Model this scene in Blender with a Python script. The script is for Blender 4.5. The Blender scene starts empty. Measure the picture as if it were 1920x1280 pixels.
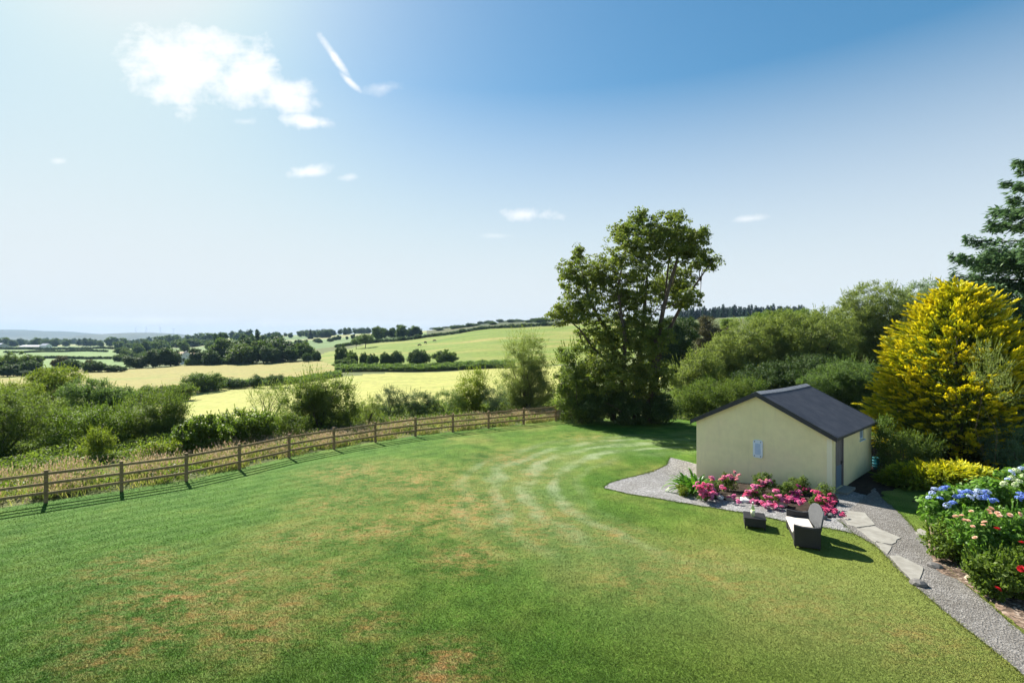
import bpy, bmesh, math
import numpy as np
from mathutils import Vector, Matrix
from mathutils.geometry import delaunay_2d_cdt

# ------------------------------------------------------------------ camera, sky, sun, exposure
SC = bpy.context.scene
COL = SC.collection
F, CX, CY, CAMZ = 950.0, 960.0, 640.0, 6.0
cam_d = bpy.data.cameras.new('camera'); cam_d.sensor_width = 36.0; cam_d.lens = F / 1920 * 36
cam_d.clip_start = 0.1; cam_d.clip_end = 40000
cam = bpy.data.objects.new('camera', cam_d); COL.objects.link(cam)
cam.location = (0, 0, CAMZ); cam.rotation_euler = (math.radians(90), 0, 0)
SC.camera = cam

SUN_EL = math.radians(39.5); SUN_AZ = math.atan2(-0.63, 0.78)      # azimuth from +Y towards +X
SUN_DIR = Vector((math.sin(SUN_AZ) * math.cos(SUN_EL), math.cos(SUN_AZ) * math.cos(SUN_EL), math.sin(SUN_EL)))
W = bpy.data.worlds.new('World'); SC.world = W; W.use_nodes = True
SKY_STRENGTH, SUN_STRENGTH, EXPOSURE = 0.086, 5.0, 1.4

def build_world():
    nt = W.node_tree; nt.nodes.clear(); N = nt.nodes.new; Lk = nt.links.new
    out = N('ShaderNodeOutputWorld'); bg = N('ShaderNodeBackground'); sky = N('ShaderNodeTexSky')
    sky.sky_type = 'NISHITA'; sky.sun_disc = False; sky.sun_elevation = SUN_EL; sky.sun_rotation = SUN_AZ
    sky.air_density = 1.0; sky.dust_density = 0.6; sky.ozone_density = 2.2; sky.altitude = 50
    def m(op, a, b=None, c=None, clamp=False):
        n = N('ShaderNodeMath'); n.operation = op; n.use_clamp = clamp
        for i, v in enumerate((a, b, c)):
            if v is None: continue
            if isinstance(v, (int, float)): n.inputs[i].default_value = v
            else: Lk(v, n.inputs[i])
        return n.outputs[0]
    tc = N('ShaderNodeTexCoord'); sep = N('ShaderNodeSeparateXYZ'); Lk(tc.outputs['Generated'], sep.inputs[0])
    x, y, z = sep.outputs
    ys = m('MAXIMUM', y, 0.05)
    u = m('DIVIDE', x, ys); v = m('DIVIDE', z, ys)
    cv = N('ShaderNodeCombineXYZ'); Lk(u, cv.inputs[0]); Lk(v, cv.inputs[1])
    nz = N('ShaderNodeTexNoise'); nz.inputs['Scale'].default_value = 13; nz.inputs['Detail'].default_value = 8; nz.inputs['Roughness'].default_value = .62
    Lk(cv.outputs[0], nz.inputs['Vector'])
    nz2 = N('ShaderNodeTexNoise'); nz2.inputs['Scale'].default_value = 30; nz2.inputs['Detail'].default_value = 4
    mp = N('ShaderNodeMapping'); mp.inputs['Scale'].default_value = (.35, 1.6, 1); Lk(cv.outputs[0], mp.inputs[0]); Lk(mp.outputs[0], nz2.inputs['Vector'])
    n1 = m('SUBTRACT', nz.outputs['Fac'], .5)
    n2 = m('SUBTRACT', nz2.outputs['Fac'], .5)
    total = None
    # (px, py, rx, ry, rotation, noise, softness, strength)
    for px, py, rx, ry, rot, na, so, st in CLOUDS:
        cu, cvv = (px - CX) / F, (CY - py) / F
        du = m('SUBTRACT', u, cu); dv = m('SUBTRACT', v, cvv)
        c, s = math.cos(rot), math.sin(rot)
        a = m('DIVIDE', m('ADD', m('MULTIPLY', du, c), m('MULTIPLY', dv, s)), rx / F)
        b = m('DIVIDE', m('SUBTRACT', m('MULTIPLY', dv, c), m('MULTIPLY', du, s)), ry / F)
        d = m('SQRT', m('ADD', m('MULTIPLY', a, a), m('MULTIPLY', b, b)))
        k = m('ADD', m('SUBTRACT', 1.0, d), m('MULTIPLY', n1, na))
        k = m('ADD', k, m('MULTIPLY', n2, na * .25))
        k = m('MULTIPLY', m('DIVIDE', k, so, clamp=True), st)
        total = k if total is None else m('MAXIMUM', total, k)
    total = m('MULTIPLY', total, m('GREATER_THAN', y, 0.1))
    mix = N('ShaderNodeMix'); mix.data_type = 'RGBA'
    Lk(total, mix.inputs['Factor']); 
    gm = N('ShaderNodeGamma'); gm.inputs[1].default_value = .72; Lk(sky.outputs[0], gm.inputs[0])
    hs = N('ShaderNodeHueSaturation'); hs.inputs['Saturation'].default_value = 1.55; Lk(gm.outputs[0], hs.inputs['Color']); tint = N('ShaderNodeMix'); tint.data_type = 'RGBA'; tint.blend_type = 'MULTIPLY'; tint.inputs['Factor'].default_value = 1; tint.inputs['B'].default_value = (.90, 1.02, .93, 1); Lk(hs.outputs[0], tint.inputs['A'])
    hz = m('SUBTRACT', 1.0, m('POWER', m('DIVIDE', m('MAXIMUM', z, 0.0), .445), 1.6), clamp=True); hz = m('MULTIPLY', hz, .93)
    hm = N('ShaderNodeMix'); hm.data_type = 'RGBA'; Lk(hz, hm.inputs['Factor']); Lk(tint.outputs['Result'], hm.inputs['A']); hm.inputs['B'].default_value = (3.74, 3.92, 4.06, 1)
    sc_ = N('ShaderNodeSeparateColor'); Lk(hm.outputs['Result'], sc_.inputs[0]); cc_ = N('ShaderNodeCombineColor')
    for i, lim in enumerate((3.70, 3.92, 4.02)): Lk(m('SMOOTH_MIN', sc_.outputs[i], lim, .7), cc_.inputs[i])
    Lk(cc_.outputs[0], mix.inputs['A'])
    mix.inputs['B'].default_value = (5.2, 5.15, 5.1, 1)
    Lk(mix.outputs['Result'], bg.inputs['Color']); bg.inputs['Strength'].default_value = SKY_STRENGTH
    Lk(bg.outputs[0], out.inputs[0])
CLOUDS = [(355, 122, 150, 80, -.05, 3.0, .95, 1), (455, 150, 120, 64, -.35, 3.0, .95, 1), (300, 108, 84, 46, .1, 3.2, 1.1, 1), (525, 176, 80, 38, -.35, 3.2, 1.1, 1), (395, 90, 80, 44, -.1, 3.2, 1.1, 1),
          (628, 108, 56, 10, -.95, 1.6, .8, 1), (655, 152, 32, 7, -.75, 2.0, .9, .8), (565, 228, 66, 17, -.05, 3.2, .9, .85), (585, 320, 46, 15, .1, 3.2, .9, .8),
          (655, 332, 30, 8, .1, 3, 1, .5), (462, 228, 30, 9, 0, 3, 1, .5), (985, 403, 60, 14, .05, 3.2, 1, .75), (1405, 410, 46, 8, .1, 2.6, 1, .5),
          (715, 165, 34, 14, .2, 3.4, 1.2, .4), (110, 302, 16, 7, 0, 2, 1, .5), (250, 600, 260, 8, 0, 2.4, 1.4, .35), (640, 606, 200, 7, 0, 2.4, 1.4, .3), (930, 442, 36, 6, 0, 2.4, 1.2, .35)]
build_world()
sun_d = bpy.data.lights.new('sun', 'SUN'); sun_d.energy = SUN_STRENGTH; sun_d.angle = math.radians(.5); sun_d.color = (1, .95, .86)
sun = bpy.data.objects.new('sun', sun_d); COL.objects.link(sun)
sun.rotation_euler = SUN_DIR.to_track_quat('Z', 'Y').to_euler(); sun.location = (-20, 30, 40)
vs = SC.view_settings; vs.view_transform = 'Standard'; vs.look = 'None'; vs.gamma = 1; vs.use_curve_mapping = False; vs.exposure = EXPOSURE
SC.display_settings.display_device = 'sRGB'
SC.cycles.max_bounces = 6; SC.cycles.transparent_max_bounces = 6; SC.cycles.volume_bounces = 0

# ------------------------------------------------------------------ helpers
RNG = np.random.default_rng(7)
def norm(a): return a / np.maximum(np.linalg.norm(a, axis=-1, keepdims=True), 1e-9)
def unit(rng, n): return norm(rng.normal(size=(n, 3)))
def at(px, py, Z): return np.array([(px - CX) / F * Z, Z, CAMZ - (py - CY) / F * Z])
def gr(px, py):
    Z = F * CAMZ / (py - CY); return np.array([(px - CX) / F * Z, Z])

def props(o, label=None, cat=None, group=None, kind=None):
    if label: o['label'] = label
    if cat: o['category'] = cat
    if group: o['group'] = group
    if kind: o['kind'] = kind
    return o
def thing(name, label, cat, loc=(0, 0, 0), rz=0.0, group=None):
    o = bpy.data.objects.new(name, None); COL.objects.link(o); o.empty_display_size = .2
    o.location = loc; o.rotation_euler = (0, 0, rz); return props(o, label, cat, group)
def link(name, me, mat=None, parent=None, loc=None):
    o = bpy.data.objects.new(name, me); COL.objects.link(o)
    if mat is not None and not me.materials: me.materials.append(mat)
    if parent is not None: o.parent = parent
    if loc is not None: o.location = loc
    return o
def copy_tree(o, parent=None):
    c = o.copy(); COL.objects.link(c)
    if parent is not None: c.parent = parent
    for ch in o.children: copy_tree(ch, c)
    return c

class MB:
    def __init__(s): s.v = []; s.f = []
    def add(s, vs, fs):
        k = len(s.v); s.v += [tuple(map(float, p)) for p in vs]; s.f += [tuple(i + k for i in f) for f in fs]; return s
    def box(s, x0, x1, y0, y1, z0, z1, M=None):
        vs = [(x, y, z) for z in (z0, z1) for y in (y0, y1) for x in (x0, x1)]
        if M is not None: vs = [M @ Vector(p) for p in vs]
        return s.add(vs, [(0, 2, 3, 1), (4, 5, 7, 6), (0, 1, 5, 4), (2, 6, 7, 3), (0, 4, 6, 2), (1, 3, 7, 5)])
    def tube(s, pts, rad, n=6, cap=True):
        pts = [Vector(p) for p in pts]; vs = []; up = Vector((.13, .27, .95))
        for i, p in enumerate(pts):
            d = (pts[min(i + 1, len(pts) - 1)] - pts[max(i - 1, 0)]).normalized()
            a = d.cross(up); a = a.normalized() if a.length > 1e-4 else Vector((1, 0, 0)); b = d.cross(a)
            for k in range(n):
                t = 2 * math.pi * k / n; vs.append(p + (a * math.cos(t) + b * math.sin(t)) * rad[i])
        fs = [(i * n + k, i * n + (k + 1) % n, (i + 1) * n + (k + 1) % n, (i + 1) * n + k) for i in range(len(pts) - 1) for k in range(n)]
        if cap: fs += [tuple(range(n))[::-1], tuple((len(pts) - 1) * n + k for k in range(n))]
        return s.add(vs, fs)
    def lathe(s, prof, n=12, o=(0, 0, 0)):
        vs = [(o[0] + r * math.cos(2 * math.pi * k / n), o[1] + r * math.sin(2 * math.pi * k / n), o[2] + z) for r, z in prof for k in range(n)]
        fs = [(i * n + k, i * n + (k + 1) % n, (i + 1) * n + (k + 1) % n, (i + 1) * n + k) for i in range(len(prof) - 1) for k in range(n)]
        fs += [tuple(range(n))[::-1], tuple((len(prof) - 1) * n + k for k in range(n))]
        return s.add(vs, fs)
    def prism(s, poly, z0, z1, M=None):
        n = len(poly); vs = [(x, y, z0) for x, y in poly] + [(x, y, z1) for x, y in poly]
        if M is not None: vs = [M @ Vector(p) for p in vs]
        return s.add(vs, [tuple(range(n))[::-1], tuple(range(n, 2 * n))] + [(i, (i + 1) % n, n + (i + 1) % n, n + i) for i in range(n)])
    def mesh(s, name, smooth=False, bevel=0, seg=2):
        me = bpy.data.meshes.new(name); me.from_pydata(s.v, [], s.f)
        bm = bmesh.new(); bm.from_mesh(me); bmesh.ops.recalc_face_normals(bm, faces=bm.faces)
        if bevel: bmesh.ops.bevel(bm, geom=[e for e in bm.edges if e.is_manifold and e.calc_face_angle(0) > .5], offset=bevel, segments=seg, affect='EDGES', profile=.5)
        for f in bm.faces: f.smooth = smooth
        bm.to_mesh(me); bm.free(); return me
    def build(s, name, mat, parent=None, smooth=False, bevel=0, loc=None):
        return link(name, s.mesh(name, smooth, bevel), mat, parent, loc)

def np_mesh(name, v, nper, tone=None, smooth=False):
    """v (N*nper,3): N separate polygons of nper corners; tone per vertex"""
    n = len(v); me = bpy.data.meshes.new(name)
    me.vertices.add(n); me.vertices.foreach_set('co', np.ascontiguousarray(v, np.float32).ravel())
    me.loops.add(n); me.loops.foreach_set('vertex_index', np.arange(n, dtype=np.int32))
    me.polygons.add(n // nper); me.polygons.foreach_set('loop_start', np.arange(0, n, nper, dtype=np.int32))
    if tone is not None:
        a = me.attributes.new('tone', 'FLOAT', 'POINT'); a.data.foreach_set('value', np.ascontiguousarray(tone, np.float32))
    me.update(calc_edges=True)
    if smooth: me.polygons.foreach_set('use_smooth', np.ones(n // nper, bool))
    return me
def grid_mesh(name, V, quads, smooth=True):
    me = bpy.data.meshes.new(name); used, inv = np.unique(quads, return_inverse=True); q = inv.reshape(quads.shape)
    v = V[used]; k = quads.shape[1]
    me.vertices.add(len(v)); me.vertices.foreach_set('co', np.ascontiguousarray(v, np.float32).ravel())
    me.loops.add(q.size); me.loops.foreach_set('vertex_index', q.ravel().astype(np.int32))
    me.polygons.add(len(q)); me.polygons.foreach_set('loop_start', np.arange(0, q.size, k, dtype=np.int32))
    me.update(calc_edges=True); me.polygons.foreach_set('use_smooth', np.full(len(q), smooth)); return me

# leaf quads: a diamond per leaf, gently folded
def leaf_quads(rng, P, out, L, Wd, up=.45, rnd=.7, droop=0.0, along=None, tone=None):
    n = len(P); L = np.broadcast_to(L, (n,))[:, None] * rng.uniform(.7, 1.3, (n, 1)); Wd = L * Wd
    nn = norm(out * .6 + np.array([0, 0, up]) + rng.normal(size=(n, 3)) * rnd)
    if along is None: a = norm(np.cross(nn, rng.normal(size=(n, 3))))
    else: a = norm(along + rng.normal(size=(n, 3)) * .25)
    a[:, 2] -= droop; a = norm(a); b = norm(np.cross(nn, a)); nn = np.cross(a, b)
    v = np.stack([P - a * L * .5, P + b * Wd * .5 + nn * Wd * .18, P + a * L * .5, P - b * Wd * .5 + nn * Wd * .18], 1)
    t = rng.uniform(0, 1, n) if tone is None else tone
    return v.reshape(-1, 3), np.repeat(t, 4)

# ------------------------------------------------------------------ materials
def new_mat(name):
    m = bpy.data.materials.new(name); m.use_nodes = True; nt = m.node_tree; nt.nodes.clear()
    return m, nt, nt.nodes.new, nt.links.new
def ramp(nt, fac, stops):
    r = nt.nodes.new('ShaderNodeValToRGB'); e = r.color_ramp.elements
    while len(e) < len(stops): e.new(.5)
    for el, (p, c) in zip(e, stops): el.position = p; el.color = (*c, 1)
    nt.links.new(fac, r.inputs[0]); return r.outputs[0]
def noise(nt, scale, detail=4, rough=.55, vec=None, mscale=None):
    n = nt.nodes.new('ShaderNodeTexNoise'); n.inputs['Scale'].default_value = scale; n.inputs['Detail'].default_value = detail; n.inputs['Roughness'].default_value = rough
    if vec is not None:
        if mscale:
            mp = nt.nodes.new('ShaderNodeMapping'); mp.inputs['Scale'].default_value = mscale; nt.links.new(vec, mp.inputs[0]); vec = mp.outputs[0]
        nt.links.new(vec, n.inputs['Vector'])
    return n.outputs['Fac']
def mixc(nt, fac, a, b, blend='MIX'):
    m = nt.nodes.new('ShaderNodeMix'); m.data_type = 'RGBA'; m.blend_type = blend
    for key, v in (('Factor', fac), ('A', a), ('B', b)):
        i = m.inputs[key]
        if isinstance(v, (int, float)): i.default_value = v
        elif isinstance(v, tuple): i.default_value = (*v, 1)
        else: nt.links.new(v, i)
    return m.outputs['Result']
def fm(nt, op, a, b=None, clamp=False):
    n = nt.nodes.new('ShaderNodeMath'); n.operation = op; n.use_clamp = clamp
    for i, v in enumerate((a, b)):
        if v is None: continue
        if isinstance(v, (int, float)): n.inputs[i].default_value = v
        else: nt.links.new(v, n.inputs[i])
    return n.outputs[0]
def position(nt): return nt.nodes.new('ShaderNodeNewGeometry').outputs['Position']
def objcoord(nt): return nt.nodes.new('ShaderNodeTexCoord').outputs['Object']
def surface(nt, color, rough=.8, spec=.3, bump=None, bstr=.4, bdist=.02, metal=0):
    p = nt.nodes.new('ShaderNodeBsdfPrincipled'); o = nt.nodes.new('ShaderNodeOutputMaterial')
    if isinstance(color, tuple): p.inputs['Base Color'].default_value = (*color, 1)
    else: nt.links.new(color, p.inputs['Base Color'])
    p.inputs['Roughness'].default_value = rough; p.inputs['Specular IOR Level'].default_value = spec; p.inputs['Metallic'].default_value = metal
    if bump is not None:
        b = nt.nodes.new('ShaderNodeBump'); b.inputs['Strength'].default_value = bstr; b.inputs['Distance'].default_value = bdist
        nt.links.new(bump, b.inputs['Height']); nt.links.new(b.outputs[0], p.inputs['Normal'])
    nt.links.new(p.outputs[0], o.inputs[0]); return p, o

def leaf_mat(name, c0, c1, trans=.5, tcol=None, rough=.62, spec=.16, patch=.6):
    m, nt, N, Lk = new_mat(name)
    at_ = N('ShaderNodeAttribute'); at_.attribute_name = 'tone'
    big = noise(nt, patch, 3, vec=position(nt))
    f = fm(nt, 'ADD', fm(nt, 'MULTIPLY', at_.outputs['Fac'], .75), fm(nt, 'SUBTRACT', fm(nt, 'MULTIPLY', big, 1.1), .42), clamp=True)
    c0 = tuple(min(x * 1.55, .4) for x in c0); c1 = tuple(min(x * 1.5, .5) for x in c1)
    col = mixc(nt, f, c0, c1)
    p, o = surface(nt, col, rough, spec)
    tr = N('ShaderNodeBsdfTranslucent'); tc = tcol or (1.1, 1.2, .55)
    Lk(mixc(nt, 1.0, col, tc, 'MULTIPLY'), tr.inputs['Color'])
    mx = N('ShaderNodeMixShader'); mx.inputs[0].default_value = trans
    Lk(p.outputs[0], mx.inputs[1]); Lk(tr.outputs[0], mx.inputs[2]); Lk(mx.outputs[0], o.inputs[0])
    return m
def simple_mat(name, c0, c1, scale=6, rough=.7, spec=.3, bump=.3, bdist=.01, mscale=None, detail=5, metal=0):
    m, nt, N, Lk = new_mat(name); v = objcoord(nt); n = noise(nt, scale, detail, .6, v, mscale)
    col = ramp(nt, n, [(.3, c0), (.7, c1)]); surface(nt, col, rough, spec, n, bump, bdist, metal); return m

M = {}
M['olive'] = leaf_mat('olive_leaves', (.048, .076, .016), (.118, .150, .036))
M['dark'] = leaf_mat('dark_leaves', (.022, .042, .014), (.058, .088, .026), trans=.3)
M['laurel'] = leaf_mat('bright_leaves', (.050, .085, .014), (.115, .155, .028), rough=.5)
M['yellowgreen'] = leaf_mat('yellow_green_leaves', (.070, .110, .014), (.170, .190, .030))
M['willow'] = leaf_mat('willow_leaves', (.072, .102, .027), (.185, .208, .072))
M['grey'] = leaf_mat('grey_green_leaves', (.075, .110, .060), (.180, .220, .140))
M['gorse'] = leaf_mat('gorse_leaves', (.026, .052, .020), (.068, .105, .040), trans=.3)
M['sycamore'] = leaf_mat('sycamore_leaves', (.052, .086, .016), (.150, .164, .038), trans=.48, patch=.35)
M['fern'] = leaf_mat('fern_leaves', (.050, .088, .026), (.110, .152, .056))
M['spruce'] = leaf_mat('spruce_needles', (.038, .080, .036), (.105, .158, .074), trans=.35, tcol=(1, 1.1, .8))
M['conifer_far'] = leaf_mat('plantation_needles', (.018, .045, .030), (.045, .080, .050), trans=.15, tcol=(1, 1.1, .8))
M['hydrangea'] = leaf_mat('hydrangea_leaves', (.050, .115, .018), (.130, .225, .045), rough=.42)
M['rose_leaf'] = leaf_mat('rose_leaves', (.040, .075, .016), (.110, .140, .035))
M['copper'] = leaf_mat('copper_leaves', (.040, .038, .022), (.085, .075, .035), trans=.3)
M['far'] = leaf_mat('distant_leaves', (.036, .068, .018), (.095, .128, .034), trans=.45, patch=.12)
M['fardark'] = leaf_mat('distant_dark_leaves', (.024, .050, .018), (.062, .092, .030), trans=.38, patch=.12)
M['strap'] = leaf_mat('strap_leaves', (.040, .115, .014), (.110, .200, .030), rough=.35)
M['bark'] = simple_mat('bark', (.045, .036, .026), (.13, .105, .080), 9, .9, .15, .6, .03, (1, 1, .25))
def gold_mat():
    m, nt, N, Lk = new_mat('golden_sprays'); a = N('ShaderNodeAttribute'); a.attribute_name = 'tone'
    big = noise(nt, .7, 3, vec=position(nt))
    f = fm(nt, 'ADD', a.outputs['Fac'], fm(nt, 'MULTIPLY', fm(nt, 'SUBTRACT', big, .5), .7), clamp=True)
    col = ramp(nt, f, [(0.0, (.10, .145, .012)), (.38, (.35, .38, .014)), (.78, (.78, .66, .020))])
    p, o = surface(nt, col, .6, .2); tr = N('ShaderNodeBsdfTranslucent'); Lk(mixc(nt, 1.0, col, (1, 1, .6), 'MULTIPLY'), tr.inputs['Color'])
    mx = N('ShaderNodeMixShader'); mx.inputs[0].default_value = .35
    Lk(p.outputs[0], mx.inputs[1]); Lk(tr.outputs[0], mx.inputs[2]); Lk(mx.outputs[0], o.inputs[0]); return m
M['gold'] = gold_mat()

LAWN_C = (9.5, 20.5)
DRY = [(gr(860, 955), 2.6, 1), (gr(780, 900), 3.0, .8), (gr(955, 860), 2.0, .7), (gr(700, 990), 1.7, .9), (gr(1010, 990), 1.8, .7), (gr(330, 1130), 1.9, 1.0),
       (gr(480, 1180), 1.2, .9), (gr(830, 1250), .9, 1.25), (gr(870, 1042), 1.2, .9), (gr(430, 1090), 1.4, .75), (gr(620, 1080), 1.4, .6), (gr(690, 1165), .8, .8), (gr(200, 1225), .9, .8),
       (gr(1480, 1120), 1.6, .45), (gr(1300, 1060), 1.6, .55), (gr(660, 885), 2.2, .8), (gr(1100, 820), 2.0, .5), (gr(1700, 1190), 1.2, .55), (gr(1260, 880), 1.5, .7), (gr(250, 1060), 1.2, .8), (gr(300, 1185), 1.1, .9), (gr(560, 1010), 1.5, .7), (gr(640, 940), 1.7, .7), (gr(1000, 890), 1.6, .6), (gr(1030, 960), 1.2, .7), (gr(540, 1130), .9, .7), (gr(1350, 1090), 1.2, .5), (gr(1150, 1000), 1.1, .6), (gr(400, 1160), .8, .9), (gr(1190, 1080), 1.2, .6)]
def lawn_group():
    g = bpy.data.node_groups.new('lawn_colour', 'ShaderNodeTree'); g.interface.new_socket('Color', in_out='OUTPUT', socket_type='NodeSocketColor')
    nt = g; N = nt.nodes.new; Lk = nt.links.new; out = N('NodeGroupOutput'); pos = position(nt)
    sp = N('ShaderNodeSeparateXYZ'); Lk(pos, sp.inputs[0]); X, Y = sp.outputs[0], sp.outputs[1]
    fl = N('ShaderNodeCombineXYZ'); Lk(X, fl.inputs[0]); Lk(Y, fl.inputs[1]); pos = fl.outputs[0]
    n_big = noise(nt, .22, 4, .6, pos); n_mid = noise(nt, 1.1, 5, .65, pos); n_fine = noise(nt, 9, 4, .7, pos); n_wob = noise(nt, .35, 2, .5, pos)
    col = ramp(nt, n_big, [(.32, (.038, .108, .010)), (.50, (.074, .146, .017)), (.68, (.150, .182, .038))])
    col = mixc(nt, .85, col, ramp(nt, n_mid, [(.34, (.66, .70, .62)), (.66, (1.38, 1.30, 1.35))]), 'MULTIPLY')
    # right-hand foreground is yellower
    yel = fm(nt, 'MULTIPLY', fm(nt, 'DIVIDE', fm(nt, 'SUBTRACT', X, 1.0), 9.0, clamp=True), fm(nt, 'DIVIDE', fm(nt, 'SUBTRACT', 19.0, Y), 5.0, clamp=True))
    col = mixc(nt, fm(nt, 'MULTIPLY', yel, .8), col, (.215, .240, .050))
    def sm(v, lo, hi): return fm(nt, 'DIVIDE', fm(nt, 'SUBTRACT', v, lo), hi - lo, clamp=True)
    # mower passes that circle the gravel corner
    dx = fm(nt, 'SUBTRACT', X, LAWN_C[0]); dy = fm(nt, 'SUBTRACT', Y, LAWN_C[1])
    r = fm(nt, 'SQRT', fm(nt, 'ADD', fm(nt, 'MULTIPLY', dx, dx), fm(nt, 'MULTIPLY', fm(nt, 'MULTIPLY', dy, dy), .92)))
    r = fm(nt, 'ADD', r, fm(nt, 'MULTIPLY', fm(nt, 'SUBTRACT', n_wob, .5), 2.0)); 
    ring = fm(nt, 'SINE', fm(nt, 'MULTIPLY', r, 2 * math.pi / 1.25)); ring = sm(ring, -.5, .9)
    mk = fm(nt, 'MULTIPLY', sm(r, 6.3, 7.8), fm(nt, 'SUBTRACT', 1.0, sm(r, 9.6, 12.6)))
    leftm = fm(nt, 'SUBTRACT', 1.0, sm(dx, -2.0, 3.5)); mk = fm(nt, 'MULTIPLY', mk, leftm)
    n_st = noise(nt, .55, 4, .6, pos); brk = sm(n_st, .36, .60)
    col = mixc(nt, fm(nt, 'MULTIPLY', fm(nt, 'MULTIPLY', ring, mk), fm(nt, 'MULTIPLY', fm(nt, 'MULTIPLY', brk, .66), sm(Y, 13.0, 19.0))), col, (.31, .36, .22))
    col = mixc(nt, fm(nt, 'MULTIPLY', mk, .22), col, (.21, .27, .11))
    # stripes that run along the fence
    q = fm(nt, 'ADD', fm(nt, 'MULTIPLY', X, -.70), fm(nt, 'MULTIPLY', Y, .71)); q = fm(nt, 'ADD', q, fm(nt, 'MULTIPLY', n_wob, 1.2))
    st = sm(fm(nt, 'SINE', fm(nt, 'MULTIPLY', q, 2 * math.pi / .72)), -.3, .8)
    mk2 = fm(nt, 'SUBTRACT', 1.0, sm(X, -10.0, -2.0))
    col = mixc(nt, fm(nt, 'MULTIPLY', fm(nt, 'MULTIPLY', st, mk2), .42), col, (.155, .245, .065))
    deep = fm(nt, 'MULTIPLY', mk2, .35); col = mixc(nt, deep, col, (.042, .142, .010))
    # dry patches
    dry = None
    for (c, rad, s) in DRY:
        ax = fm(nt, 'SUBTRACT', X, float(c[0])); ay = fm(nt, 'SUBTRACT', Y, float(c[1]))
        d = fm(nt, 'SQRT', fm(nt, 'ADD', fm(nt, 'MULTIPLY', ax, ax), fm(nt, 'MULTIPLY', ay, ay)))
        k = fm(nt, 'MULTIPLY', fm(nt, 'SUBTRACT', 1.0, fm(nt, 'DIVIDE', d, rad * 1.5), clamp=True), s)
        dry = k if dry is None else fm(nt, 'MAXIMUM', dry, k)
    n_stk = noise(nt, 2.6, 5, .7, pos, (.8, 1.6, 1)); gate = sm(fm(nt, 'ADD', fm(nt, 'ADD', fm(nt, 'MULTIPLY', n_mid, .8), fm(nt, 'MULTIPLY', n_fine, .5)), fm(nt, 'MULTIPLY', n_stk, .8)), .94, 1.20)
    dryf = fm(nt, 'MULTIPLY', fm(nt, 'MULTIPLY', dry, 1.05), gate, clamp=True)
    col = mixc(nt, fm(nt, 'MULTIPLY', dryf, .9), col, ramp(nt, n_stk, [(.42, (.30, .23, .10)), (.64, (.36, .185, .065))]))
    spk = sm(fm(nt, 'ADD', n_fine, fm(nt, 'MULTIPLY', n_mid, .4)), .78, .98)
    col = mixc(nt, fm(nt, 'MULTIPLY', spk, .4), col, (.28, .27, .10))
    Lk(col, out.inputs[0]); return g
LG = lawn_group()
def lawn_mat(name, trans):
    m, nt, N, Lk = new_mat(name); g = N('ShaderNodeGroup'); g.node_tree = LG; c = g.outputs[0]
    if trans:
        a = N('ShaderNodeAttribute'); a.attribute_name = 'tone'
        c = mixc(nt, 1.0, c, ramp(nt, a.outputs['Fac'], [(0, (.70, .72, .66)), (1, (1.14, 1.13, 1.02))]), 'MULTIPLY')
        p, o = surface(nt, c, .75, .12); tr = N('ShaderNodeBsdfTranslucent'); Lk(c, tr.inputs[0])
        ge = N('ShaderNodeNewGeometry'); va = N('ShaderNodeVectorMath'); va.operation = 'MULTIPLY_ADD'; Lk(ge.outputs['Normal'], va.inputs[0]); va.inputs[1].default_value = (.45,) * 3; va.inputs[2].default_value = (0, 0, 1)
        vn = N('ShaderNodeVectorMath'); vn.operation = 'NORMALIZE'; Lk(va.outputs[0], vn.inputs[0]); Lk(vn.outputs[0], p.inputs['Normal']); mx = N('ShaderNodeMixShader'); mx.inputs[0].default_value = .22
        Lk(p.outputs[0], mx.inputs[1]); Lk(tr.outputs[0], mx.inputs[2]); Lk(mx.outputs[0], o.inputs[0])
    else:
        pos = position(nt); n1 = noise(nt, 14, 5, .75, pos); n2 = noise(nt, 60, 3, .7, pos)
        c = mixc(nt, .8, c, ramp(nt, fm(nt, 'ADD', fm(nt, 'MULTIPLY', n1, .5), fm(nt, 'MULTIPLY', n2, .5)), [(.3, (.6, .6, .6)), (.7, (1.4, 1.4, 1.4))]), 'MULTIPLY')
        surface(nt, c, .9, .1, fm(nt, 'ADD', n1, n2), .6, .04)
    return m
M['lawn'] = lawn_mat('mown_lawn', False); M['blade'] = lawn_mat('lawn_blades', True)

def ground_mat(name, stops, scale, fine, bump=.5, bdist=.15, streak=None):
    m, nt, N, Lk = new_mat(name); pos = position(nt)
    n = noise(nt, scale, 5, .65, pos, streak); n2 = noise(nt, fine, 5, .7, pos)
    c = ramp(nt, n, stops); c = mixc(nt, .7, c, ramp(nt, n2, [(.3, (.65, .65, .65)), (.7, (1.35, 1.35, 1.35))]), 'MULTIPLY')
    surface(nt, c, .95, .1, n2, bump, bdist); return m
M['rough'] = ground_mat('rough_grass_soil', [(.3, (.065, .085, .026)), (.55, (.10, .12, .04)), (.72, (.18, .16, .075))], .35, 3)
M['hay'] = ground_mat('mown_hay_grass', [(.3, (.22, .25, .062)), (.52, (.31, .30, .090)), (.7, (.22, .265, .058))], .09, .7, .35, .1, (.6, 2.2, 1))
M['hay2'] = ground_mat('mown_hay_grass_deep', [(.3, (.235, .215, .070)), (.5, (.245, .215, .070)), (.68, (.19, .215, .056))], .03, .6, .35, .1, (.6, 2.2, 1))
M['pasture'] = ground_mat('hill_pasture', [(.3, (.098, .165, .028)), (.5, (.150, .195, .036)), (.68, (.25, .225, .068))], .026, .45, .5, .15, (.6, 2.0, 1))
M['greenfield'] = ground_mat('green_silage_field', [(.3, (.115, .19, .058)), (.7, (.165, .225, .075))], .008, .2, .2, .1)
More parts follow.
